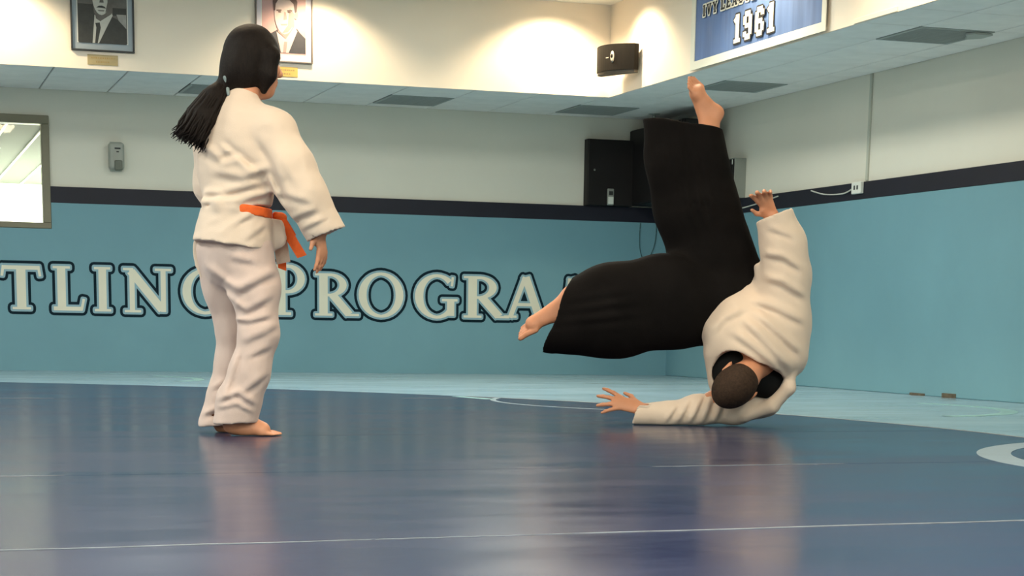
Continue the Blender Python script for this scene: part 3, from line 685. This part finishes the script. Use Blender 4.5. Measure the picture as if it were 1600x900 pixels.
def hand(fd, wrist, fdir, palm_n, side, length, curl=.35, spread=.12, k=.006, rad=.0085):
    """palm and five bent fingers; fdir along the fingers, palm_n out of the palm, side +1/-1 where the thumb leaves"""
    f = nrm(fdir); n = np.asarray(palm_n, float); n = nrm(n-f*(n@f)); t = np.cross(n, f)*side; w0 = np.array(wrist, float)
    pl = length*.5; hw = length*.19
    fd.cap(w0, w0+f*pl*.9, hw*.82, hw*.98, .012, (n, 2.3))
    fd.cap(w0+f*pl*.12+t*hw*.5, w0+f*pl*.5+t*hw*.75+n*.008, .016, .013, .012)
    for i, (o, l) in enumerate(((.78, .46), (.26, .52), (-.26, .48), (-.76, .38))):
        p = w0+f*pl*.88+t*hw*o; L_ = l*length; dirv = nrm(f+t*spread*o*1.4); c = curl*(1+.15*i); r = rad*(1 if i < 3 else .88)
        q = [p]
        for s_, (fr_, a) in enumerate(((.45, c*.5), (.30, c*1.2), (.25, c*1.8))):
            q.append(q[-1]+L_*fr_*nrm(dirv*math.cos(a)+n*math.sin(a)))
        fd.chain(q, [r*1.08, r, r*.92, r*.78], k)
    p = w0+f*pl*.22+t*hw*.75; q = [p, p+length*.2*nrm(f*.62+t*.75+n*.25), p+length*.2*nrm(f*.62+t*.75+n*.25)+length*.17*nrm(f*.9+t*.35+n*.2)]
    fd.chain(q, [.0125, .0105, .0085], .008)
def foot(fd, ankle, heel, ball, toe, sole_n, wid=.042, toes=True, side=1):
    ankle, heel, ball, toe = (np.array(v, float) for v in (ankle, heel, ball, toe)); n = nrm(sole_n)
    f = nrm(toe-heel); n = nrm(n-f*(n@f)); t = np.cross(f, n)*side     # t towards the big toe
    fd.cap(ankle, heel-n*.03, .036, .030, .03); fd.cap(heel-n*.028, ball-n*.024, .028, wid*.75, .03, (n, 1.35))
    fd.cap(ankle-n*.0, ball-n*.035, .033, .024, .03); fd.cap(ball-n*.02-t*wid*.45, ball-n*.02+t*wid*.45, .022, .024, .02)
    tl = np.linalg.norm(toe-ball)
    for i, o in enumerate((.92, .42, .02, -.36, -.74)):
        l = tl*(1.0, .98, .9, .8, .68)[i]; r = (.0125, .0088, .0085, .008, .0078)[i]; p = ball+t*wid*o-n*.013; fd.chain([p, p+f*l*.6-n*.003, p+f*l*1.05+n*.002], [r*1.1, r*1.05, r], .003)
def head(fd, c, fwd, up, s=1.0, k=.02):
    """skull, jaw, nose, brow, lips, chin and ears; returns a function mapping (forward, right, up) to a point"""
    f, r, u = frame_from(fwd, up); A = (f, r, u); c = np.array(c, float)
    P = lambda a, b, d: c+s*(a*f+b*r+d*u)
    fd.ell(P(-.012, 0, .018), (.098*s, .076*s, .098*s), A, k); fd.ell(P(.022, 0, -.045), (.066*s, .058*s, .078*s), A, .04)
    fd.ell(P(.050, 0, -.098), (.028*s, .030*s, .022*s), A, .03)
    fd.cap(P(.082, 0, .008), P(.104, 0, -.030), .009*s, .013*s, .012); fd.ell(P(.098, .011, -.034), (.009*s,)*3, None, .008); fd.ell(P(.098, -.011, -.034), (.009*s,)*3, None, .008)
    fd.cap(P(.078, -.032, .020), P(.078, .032, .020), .011*s, .011*s, .015)
    fd.cap(P(.080, -.018, -.062), P(.080, .018, -.062), .008*s, .008*s, .010); fd.cap(P(.078, -.015, -.073), P(.078, .015, -.073), .008*s, .008*s, .010)
    for b in (-1, 1):
        fd.ell(P(.086, b*.031, .002), (.010*s, .014*s, .008*s), A, .010, 'cut')
        fd.ell(P(.060, b*.046, -.025), (.022*s, .018*s, .02*s), A, .02)
        fd.ell(P(-.010, b*.079, -.012), (.018*s, .008*s, .031*s), A, .006); fd.ell(P(-.004, b*.086, -.010), (.010*s, .005*s, .018*s), A, .004, 'cut')
    return P, A
def face_bits(parent, P, s, A):
    for b in (-1, 1):
        fd = Field(P(.078, b*.031, .002)-.02, P(.078, b*.031, .002)+.02, .0022); fd.ell(P(.074, b*.031, .002), (.011*s, .0125*s, .0105*s), A, 0)
        e = link('eye', fd.mesh('eye', 1), 'eye', parent)
        fd = Field(P(.08, b*.031, .002)-.02, P(.08, b*.031, .002)+.02, .0020); fd.ell(P(.0835, b*.031, .002), (.004*s, .0055*s, .0055*s), A, 0); link('iris', fd.mesh('iris', 1), 'iris', e)
    fd = Field(P(.085, 0, -.068)-.04, P(.085, 0, -.068)+.04, .0028); fd.cap(P(.0835, -.018, -.0625), P(.0835, .018, -.0625), .006*s, .006*s, .004); fd.cap(P(.0825, -.014, -.072), P(.0825, .014, -.072), .0065*s, .0065*s, .004)
    link('lips', fd.mesh('lips', 1), 'lip', parent)

def pixel_mapper(cx, cz, D):
    """image pixel coordinates of a figure (x right, y down) -> metres in its own upright frame; third value is depth in metres"""
    def L(px, py, wd=0.0):
        a, b = px/1000, py/1000; q = (1, a, b, a*b, a*a, b*b); g = 1+wd/D  # fitted polynomial turns image pixels back into positions at the figure's depth
        x = sum(c*v for c, v in zip(cx, q))*g; z = .465+(sum(c*v for c, v in zip(cz, q))-.465)*g
        return np.array((x, wd, z))
    return L

# ------------------------------------------------------------------ standing woman
G = empty('person', (1.43, 7.87, 0), -0.17974)
tag(G, 'standing person with dark ponytail in white uniform and orange belt, seen from behind', 'person')
L = pixel_mapper([-0.953987, 2.413342, -0.080512, 0.150785, 0.108948, -0.001154], [1.66624, 0.091063, -2.363295, -0.103773, 0.002358, -0.149017], 7.999)
th = math.radians(38); nf = np.array((math.cos(th), math.sin(th), 0)); th2 = math.radians(24); nh = np.array((math.cos(th2), math.sin(th2), 0))
up = np.array((0, 0, 1.))
HC = L(397, 97, .02); hf = nrm((math.cos(math.radians(26)), math.sin(math.radians(26)), -.05))
g_sh_r, g_el_r, g_wr_r = L(428, 200, -.11), L(470, 290, -.17), L(501, 362, -.15)
g_sh_l, g_el_l, g_wr_l = L(332, 205, .15), L(335, 290, .2), L(368, 352, .2)
g_hip_r, g_kn_r, g_an_r = L(384, 380, -.06), L(404, 520, -.08), L(371, 650, -.05)
g_hip_l, g_kn_l, g_an_l = L(352, 380, .10), L(368, 540, .13), L(336, 642, .15)
b = Field(*bounds([L(270, 40, -.3), L(540, 690, .34)], .02), .0055)
PH, AH = head(b, HC, hf, up, 1.10)
b.cap(HC+np.array((-.015, -.01, -.07)), L(376, 168, 0), .054, .058, .03)
b.cap(L(374, 170, 0), L(372, 215, 0), .07, .13, .05, (nf, 1.6)); b.cap(L(372, 215, 0), L(372, 300, 0), .13, .115, .05, (nf, 1.45)); b.cap(L(372, 300, 0), L(369, 360, 0), .115, .135, .05, (nh, 1.3))
b.cap(g_sh_l, g_sh_r, .055, .055, .05)
b.chain([g_sh_r, g_el_r, g_wr_r], [.05, .04, .028], .03); b.chain([g_sh_l, g_el_l, g_wr_l], [.05, .04, .028], .03)
hand(b, g_wr_r+np.array((0, 0, -.002)), L(505, 430, -.15)-L(500, 365, -.15), (-.75, .55, .1), 1, .165, .25)
hand(b, g_wr_l, L(388, 400, .18)-g_wr_l, (.3, -.9, 0), 1, .165, .3)
b.chain([g_hip_r, g_kn_r, g_an_r], [.085, .056, .038], .04); b.chain([g_hip_l, g_kn_l, g_an_l], [.085, .056, .038], .04)
foot(b, g_an_r, L(362, 675, -.05), L(408, 682.0, -.05), L(435, 682.5, -.06), (.10, 0, -1), .043, True, 1)
foot(b, g_an_l, L(326, 657, .16), L(343, 674, .17), L(358, 675.5, .17), (.5, 0, -.85), .040, True, -1)
b.cap(L(366, 664, -.05), L(384, 672, -.05), .030, .030, .03)
b.plane((0, 0, 0.0015), (0, 0, -1))
body = link('body', b.mesh('body', 1), 'skin', G); face_bits(body, PH, 1.10, AH)

# jacket
j = Field(*bounds([L(285, 130, -.3), L(548, 440, .34)], .02), .0062)
j.cap(L(377, 154, 0), L(372, 205, 0), .060, .105, .05, (nf, 1.25))
j.cap(L(371, 222, 0), L(371, 255, 0), .182, .178, .06, (nf, 1.42)); j.cap(L(371, 255, 0), L(372, 300, 0), .178, .166, .05, (nf, 1.32))
j.cap(L(334, 208, .125), L(426, 203, -.095), .074, .076, .06)
j.plane(L(372, 325, 0), (.04, 0, -1))
q2 = Field(*bounds([L(285, 130, -.3), L(548, 440, .34)], .02), .0062)      # skirt of the jacket below the belt
q2.cap(L(370, 335, 0), L(363, 392, 0), .160, .184, .03, (nh, 1.14))
q2.cap(L(426, 346, -.02), L(431, 372, -.03), .040, .045, .02, ((.25, .95, 0), 2.8))
q2.plane(L(371, 333, 0), nrm((.13, 0, 1)))
q2.plane(L(362, 384, 0), nrm((-.13, 0, -1)), *bounds([L(280, 372, -.3), L(433, 470, .05)], .0))
j.F = np.minimum(j.F, q2.F)
j.chain([L(322, 314, -.05), L(345, 319, -.115), L(368, 320, -.135), L(384, 318, -.13)], [.016, .022, .022, .014], .03)
# sleeves
j.chain([L(430, 208, -.105), L(455, 262, -.15), L(475, 305, -.17), L(512, 369, -.155)], [.082, .088, .082, .079], .05)
j.chain([L(334, 210, .14), L(337, 290, .2), L(372, 350, .2)], [.08, .08, .076], .05)
j.folds(L, [([(318, 226, -.08), (345, 250, -.13)], .013, .011), ([(345, 250, -.13), (372, 240, -.15), (398, 262, -.17)], .012, -.014), ([(350, 222, -.14), (368, 236, -.15)], .010, -.010),
            ([(340, 268, -.12), (380, 276, -.15), (415, 262, -.18)], .013, .012), ([(316, 300, -.06), (350, 300, -.12), (400, 286, -.15)], .012, .012), ([(318, 314, -.06), (370, 313, -.13), (425, 300, -.13)], .010, .011),
            ([(322, 352, -.07), (352, 338, -.12)], .009, .007), ([(338, 372, -.10), (372, 345, -.14), (392, 334, -.14)], .010, .009), ([(380, 374, -.14), (412, 352, -.12)], .010, .008),
            ([(404, 210, -.12), (432, 250, -.19), (444, 285, -.22)], .014, .010), ([(426, 222, -.16), (462, 285, -.24)], .013, .008), ([(438, 300, -.2), (480, 312, -.25)], .011, .009), ([(452, 342, -.21), (492, 326, -.24)], .010, .009), ([(466, 360, -.22), (508, 340, -.23)], .008, .007), ([(425, 270, -.18), (448, 318, -.2)], .011, -.009)])
cu = nrm((.40, .0, -1)); lo, hi = bounds([L(450, 330, -.32), L(550, 440, 0)], .0)
j.plane(L(510, 366, -.155), cu, lo, hi)
j.chain([L(480, 320, -.165), L(520, 382, -.15)], [.066, .071], .004, None, 'cut')
j.plane(L(372, 350, .2)+np.array((.03, 0, -.05)), (.6, 0, -.8), *bounds([L(350, 340, .1), L(420, 440, .34)], 0))
j.wrinkle(.0014, 30, 3, (1, 1, .8)); j.wrinkle(.0007, 60, 5)
# neck opening
j.cap(L(385, 130, .02), L(379, 158, .01), .058, .050, .004, None, 'cut')
jk = link('jacket', j.mesh('jacket', 2), 'gi', G)
# collar band standing at the neck
cv, cf_ = [], []
NC = 40
for i in range(NC+1):
    a = math.radians(35+290*i/NC); a2 = a+th
    for rr, zz in ((.066, -.030), (.070, .018), (.062, .020), (.058, -.028)):
        cc = L(379, 158, .005)+np.array((0, 0, zz+.014*math.cos(a2-th-PI)))
        cv.append(cc+rr*np.array((math.cos(a2), math.sin(a2)*1.02, 0)))
for i in range(NC):
    for q_ in range(4): cf_.append((i*4+q_, i*4+(q_+1) % 4, (i+1)*4+(q_+1) % 4, (i+1)*4+q_))
link('collar', mesh(cv, cf_), 'gi', jk, True)
# belt
bf = Field(*bounds([L(290, 300, -.3), L(460, 360, .3)], .0), .005)
bf.cap(L(371, 300, 0), L(370, 352, 0), .163, .163, 0, (nh, 1.20)); bf.plane(L(371, 321, 0), (.10, 0, 1)); bf.plane(L(371, 335, 0), (-.14, 0, -1))
bl = link('belt', bf.mesh('belt', 1), 'belt', G)
kf = Field(*bounds([L(425, 325, -.05), L(455, 358, .13)], .02), .004)
kf.ell(L(437, 340, .04), (.030, .022, .022), None, 0); kf.cap(L(431, 336, .02), L(443, 344, .06), .014, .014, .008); link('knot', kf.mesh('knot', 1), 'belt', bl)
def strap(name, pts, w_, t, parent, m='belt', wdir=(1, 0, .3)):
    wv = nrm(wdir); vs_, fs = [], []
    for p_ in pts:
        for a, b_ in ((-1, -1), (1, -1), (1, 1), (-1, 1)): vs_.append(np.array(p_)+wv*a*w_/2+np.array((0, b_*t/2, 0)))
    for i in range(len(pts)-1):
        for q_ in range(4): fs.append((i*4+q_, i*4+(q_+1) % 4, i*4+4+(q_+1) % 4, i*4+4+q_))
    fs += [(3, 2, 1, 0), tuple(range(len(pts)*4-4, len(pts)*4))]
    return link(name, mesh(vs_, fs), m, parent)
strap('belt_end', [L(436, 339, .03), L(446, 356, .01), L(458, 378, 0), L(472, 401, -.01)], .040, .007, bl, wdir=(1, 0, .35))
strap('belt_end', [L(440, 342, .05), L(450, 358, .06), L(457, 370, .07)], .034, .007, bl, wdir=(1, 0, .5))
strap('belt_end', [L(436, 345, .06), L(440, 385, .09), L(441, 421, .09)], .036, .007, bl, wdir=(1, 0, -.35))
strap('front_flap', [L(432, 340, .05), L(436, 360, .06), L(439, 385, .06), L(443, 411, .055)], .062, .016, jk, 'gi', (1, -.5, .22))
# trousers
t = Field(*bounds([L(285, 345, -.26), L(450, 684, .34)], .0), .0062)
t.cap(L(368, 350, 0), L(364, 395, .01), .135, .158, .03, (nh, 1.25))
t.chain([L(388, 392, -.05), L(399, 450, -.06), L(405, 520, -.075), L(390, 584, -.07), L(374, 625, -.06), L(366, 668, -.055)], [.100, .098, .078, .079, .084, .089], .035)
t.chain([L(346, 392, .10), L(354, 450, .10), L(366, 510, .12), L(363, 565, .14), L(352, 615, .15), L(340, 664, .16)], [.108, .092, .074, .066, .070, .080], .035)
t.plane(L(367, 661, -.05), nrm((.05, 0, -1)), *bounds([L(300, 640, -.3), L(450, 700, .045)], 0))
t.plane(L(337, 664, .15), nrm((.12, 0, -1)), *bounds([L(290, 640, .045), L(450, 700, .5)], .0))
t.cap(L(367, 652, -.06), L(366, 690, -.055), .066, .077, .004, None, 'cut'); t.cap(L(346, 640, .155), L(338, 690, .16), .058, .066, .004, None, 'cut')
t.folds(L, [([(322, 415, -.05), (350, 438, -.13), (372, 452, -.15)], .014, .013), ([(372, 452, -.15), (400, 436, -.15), (426, 424, -.12)], .014, .013), ([(340, 450, -.06), (366, 472, -.14), (384, 484, -.15)], .012, .012), ([(384, 484, -.15), (420, 462, -.13)], .012, .012),
            ([(360, 498, -.11), (390, 500, -.15), (420, 492, -.14)], .010, .010), ([(384, 530, -.13), (428, 508, -.12)], .012, .011), ([(386, 556, -.13), (420, 540, -.13)], .010, .008), ([(372, 552, -.12), (360, 590, -.125), (348, 625, -.12)], .010, .009), ([(380, 610, -.14), (412, 584, -.12)], .011, .010),
            ([(344, 622, -.11), (372, 612, -.14), (398, 630, -.13)], .010, .011), ([(342, 636, -.11), (370, 630, -.14), (394, 642, -.12)], .008, .006), ([(360, 400, -.15), (400, 408, -.14)], .012, .007), ([(332, 606, .09), (356, 592, .09)], .010, .008), ([(318, 646, .09), (345, 636, .085)], .010, .010)])
t.wrinkle(.0018, 30, 11, (1, 1, .7)); t.wrinkle(.0007, 62, 12)
t.plane((0, 0, .002), (0, 0, -1))
link('trousers', t.mesh('trousers', 2), 'gipants', G)
# hair: cap, pony tail of strands, hair tie
h = Field(*bounds([L(275, 38, -.19), L(452, 235, .2)], .07), .005)
h.ell(PH(-.011, 0, .018), (.117, .103, .124), AH, .02); h.ell(PH(-.050, 0, -.050), (.072, .078, .072), AH, .05)
h.ell(PH(.125, 0, -.050), (.075, .085, .088), AH, .02, 'cut')
h.chain([PH(.03, .088, .02), PH(.022, .078, -.05), PH(.012, .064, -.105)], [.030, .026, .012], .03)
h.cap(PH(-.075, .0, -.02), L(353, 130, -.02), .045, .028, .04)
h.chain([L(351, 128, -.02), L(336, 152, -.03), L(317, 186, -.055), L(305, 206, -.07)], [.022, .046, .056, .034], .02)
h.wrinkle(.0008, 70, 21, (1, 1, .3))
hr = link('hair', h.mesh('hair', 1), 'hair', G)
sv, sfc = [], []
def add_tube(pts, rs):
    me = tube_me(pts, list(rs), 5); o = len(sv)
    sv.extend([tuple(v.co) for v in me.vertices]); sfc.extend([tuple(o+i for i in p_.vertices) for p_ in me.polygons]); bpy.data.meshes.remove(me)
R_ = np.random.RandomState(4)
for i in range(260):
    u_, v_ = R_.uniform(-1, 1), R_.uniform(-1, 1)
    if u_*u_+v_*v_ > 1: continue
    e = R_.uniform(0, 1); lw = 24*u_
    p0 = L(352+5*u_, 128+4*u_, -.02+.02*v_); p1 = L(336+17*u_, 152+9*u_, -.03+.05*v_)
    p2 = L(317+23*u_, 182+11*u_, -.05+.062*v_); p3 = L(305+22*u_+R_.uniform(-4, 4), 206+11*u_+R_.uniform(-7, 6), -.07+.055*v_); p4 = L(296+23*u_+R_.uniform(-12, 6), 214+13*u_+R_.uniform(-4, 14), -.075+.05*v_)
    add_tube([p0, p1, p2, p3, p4], (.007, .008, .0075, .005, .0012))
link('ponytail', mesh(sv, sfc), 'hair', hr, True)
tv = Field(*bounds([L(340, 112, -.1), L(364, 152, .06)], .02), .004)
tv.cap(L(353, 121, -.05), L(354, 130, -.045), .012, .011, .01); tv.cap(L(355, 138, -.045), L(357, 148, -.055), .009, .007, .004); tv.cap(L(352, 122, -.03), L(352, 124, .02), .016, .016, .01)
link('hair_tie', tv.mesh('hair_tie', 1), 'tie', hr)

# ------------------------------------------------------------------ falling man
Mn = empty('person', (3.62, 8.55, 0), -0.40051)
tag(Mn, 'upside-down person rolling onto the mat in white jacket and black pleated skirt-trousers', 'person')
L = pixel_mapper([-3.280768, 3.114264, -0.0957, 0.174177, -0.085808, 0.005375], [1.934187, 0.007007, -2.895434, 0.086335, -0.001113, -0.173182], 9.2848)
HC = L(1151, 600, -.13); h_up = nrm(L(1128, 622, -.19)-L(1182, 570, -.03)); h_fw = nrm((-.35, .80, -.25))
# landmarks
neck = L(1186, 566, .0); chest = L(1182, 530, .06); waist = L(1150, 470, .18); hip = L(1130, 450, .24)
sh_f, el_f, wr_f = L(1150, 606, .05), L(1078, 646, .03), L(1000, 640, 0.0)          # arm on the floor
sh_u, el_u, wr_u = L(1236, 540, .06), L(1232, 425, .02), L(1206, 338, -.02)          # raised arm
hpA, knA, anA = L(1140, 440, .20), L(1078, 318, .13), L(1108, 205, .10)
hpB, knB, anB = L(1118, 470, .16), L(985, 470, .0), L(893, 462, .0)
b = Field(*bounds([L(808, 108, -.3), L(1290, 672, .46)], .02), .0058)
PM, AM = head(b, HC, h_fw, h_up, 1.17)
b.cap(PM(-.035, 0, -.05), neck, .056, .058, .03); b.cap(neck, chest, .07, .13, .05); b.cap(chest, waist, .14, .12, .05); b.cap(waist, hip, .12, .13, .05)
b.cap(sh_f, chest, .06, .09, .05); b.cap(sh_u, chest, .06, .09, .05)
b.chain([sh_f, el_f, wr_f], [.055, .044, .031], .03); b.chain([sh_u, el_u, wr_u], [.055, .044, .031], .03)
b.chain([hpA, knA, anA], [.095, .062, .043], .04); b.chain([hpB, knB, anB], [.095, .062, .043], .04)
hand(b, L(1000, 638, 0), L(925, 616, -.02)-L(1002, 637, 0), (0, .75, -.65), 1, .225, .22, .42, .006, .0105)
hand(b, L(1206, 338, -.02), nrm((-.42, -.45, .80)), (0, -1, -.3), 1, .20, .55, .25, .006, .0105)
foot(b, anA, L(1126, 170, .10), L(1094, 140, .08), L(1078, 122, .07), nrm((.60, -.62, .50)), .046, True, 1)
foot(b, anB, L(876, 500, .0), L(836, 512, -.01), L(817, 530, -.01), nrm((.2, .55, -.8)), .046, True, 1)
body = link('body', b.mesh('body', 1), 'skin', Mn); face_bits(body, PM, 1.17, AM)
# short hair
h = Field(*bounds([PM(0, 0, 0)-.16, PM(0, 0, 0)+.16], 0), .0045)
h.ell(PM(-.013, 0, .019), (.119, .094, .119), AM, 0)
h.plane(PM(.045, 0, .035), nrm(AM[0]-.35*AM[2])); h.plane(PM(-.05, 0, -.060), nrm(-AM[2]-.2*AM[0]))
link('hair', h.mesh('hair', 1), 'buzz', Mn)
# black undershirt in the collar
us = Field(*bounds([L(1100, 500, -.12), L(1260, 650, .3)], .02), .006)
us.cap(L(1146, 578, .01), L(1200, 598, .035), .105, .075, .03)
link('undershirt', us.mesh('undershirt', 1), 'undershirt', Mn)
# jacket
j = Field(*bounds([L(970, 315, -.3), L(1285, 672, .46)], .02), .0066)
ln_ = nrm(L(1238, 596, 0)-L(1118, 545, 0)); ax_ = nrm((.20, -.62, -.62)); ax_ = nrm(ax_-ln_*(ax_@ln_)); dn_ = np.cross(ln_, ax_)
J_A = (ln_, ax_, dn_)
j.ell(L(1182, 530, .07), (.245, .25, .185), J_A, .05)
j.cap(L(1182, 540, .05), L(1150, 468, .20), .19, .17, .06)
j.cap(L(1130, 520, .0), L(1140, 500, .05), .095, .11, .06)
j.cap(L(1222, 500, .05), L(1226, 555, .03), .125, .10, .06)
j.cap(L(1116, 552, -.02), L(1122, 596, .03), .050, .05, .04)              # near shoulder beside the head
# raised sleeve
j.chain([L(1226, 500, .04), L(1229, 430, .02), L(1224, 385, .0), L(1209, 335, -.02)], [.122, .108, .100, .090], .05)
j.cap(L(1200, 440, .05), L(1184, 418, .05), .06, .018, .04)
cu = nrm(L(1200, 318, -.02)-L(1212, 350, -.02)); j.plane(L(1209, 336, -.02), cu, *bounds([L(1165, 290, -.2), L(1262, 352, .16)], .0))
j.cap(L(1216, 362, -.01), L(1205, 318, -.02), .066, .082, .004, None, 'cut')
# floor sleeve
j.chain([L(1195, 625, .10), L(1150, 634, .08), L(1085, 641, .03), L(1040, 647, .01), L(984, 648, 0)], [.085, .082, .066, .055, .060], .04)
j.plane(L(991, 650, 0), nrm((-1, 0, .28)), *bounds([L(960, 600, -.2), L(1010, 690, .2)], 0)); j.cap(L(1012, 645, 0), L(975, 642, 0), .044, .050, .004, None, 'cut')
j.folds(L, [([(1058, 660, -.03), (1076, 624, -.02)], .009, .011), ([(1076, 662, -.04), (1096, 620, -.02)], .009, .012), ([(1096, 662, -.03), (1112, 618, -.0)], .010, .012), ([(1116, 660, -.02), (1132, 614, .02)], .010, .012), ([(1038, 660, -.04), (1056, 634, -.04)], .008, .007)])
# folds across the back
j.folds(L, [([(1165, 500, -.13), (1200, 535, -.14), (1236, 575, -.11)], .016, .013), ([(1185, 490, -.12), (1220, 520, -.12), (1252, 550, -.09)], .015, .013), ([(1150, 520, -.14), (1185, 545, -.14), (1215, 572, -.13)], .014, .011), ([(1180, 468, -.06), (1215, 480, -.08), (1255, 500, -.07)], .015, .012),
            ([(1196, 432, -.07), (1225, 440, -.09), (1258, 462, -.08)], .014, .012), ([(1194, 395, -.08), (1225, 400, -.1), (1252, 418, -.09)], .013, .011), ([(1110, 520, -.06), (1130, 496, -.08), (1160, 482, -.08)], .014, .009), ([(1205, 355, -.09), (1240, 368, -.09)], .011, .008)])
j.wrinkle(.0016, 26, 31); j.wrinkle(.0008, 55, 32)
# collar opening
for wd in (-.30, -.20, -.10, -.02): j.cap(L(1147, 581, wd), L(1204, 603, wd), .104, .080, .004, None, 'cut')
j.chain([L(1235, 586, -.02), L(1232, 606, -.02), L(1206, 634, .0), L(1165, 648, .03)], [.026, .032, .034, .034], .02)
j.plane((0, 0, .002), (0, 0, -1))
link('jacket', j.mesh('jacket', 2), 'gi', Mn)
# pleated hakama: two wide legs
k_ = Field(*bounds([L(835, 165, -.35), L(1200, 575, .5)], .02), .0072)
k_.cap(L(1150, 462, .19), L(1128, 470, .16), .165, .175, .06)
wv = np.array((0, 1, 0))
k_.chain([L(1122, 478, .14), L(1040, 472, .05), L(960, 485, .01), L(862, 498, 0)], [.185, .215, .215, .165], .05, (wv, 1.35))
k_.chain([L(1146, 450, .18), L(1112, 395, .16), L(1088, 325, .14), L(1072, 250, .13), L(1064, 170, .12)], [.165, .185, .190, .185, .185], .05, (wv, 1.35))
k_.plane(L(868, 495, 0), nrm((-1, 0, .37)), *bounds([L(820, 400, -.4), L(930, 600, .4)], 0))
k_.plane(L(1064, 192, .12), nrm((.12, 0, 1)), *bounds([L(940, 140, -.4), L(1180, 260, .5)], 0))
# pleats run down both legs
for i in range(-3, 4):
    o = i*20
    k_.chain([L(1060, 474+o*1.0, -.15), L(960, 484+o, -.165), L(850, 498+o*.8, -.13)], [.006, .010, .014], .03, None, 'cut')
    k_.chain([L(1105+o*.8, 390, -.0), L(1085+o*.9, 320, -.01), L(1064+o*.95, 170, -.02)], [.006, .010, .014], .03, None, 'cut')
k_.chain([L(930, 490, 0), L(840, 500, 0)], [.14, .150], .004, (wv, 1.5), 'cut'); k_.chain([L(1070, 245, .13), L(1062, 150, .12)], [.150, .172], .004, (wv, 1.5), 'cut')
k_.wrinkle(.004, 18, 41)
hk = link('hakama', k_.mesh('hakama', 2), 'hakama', Mn)
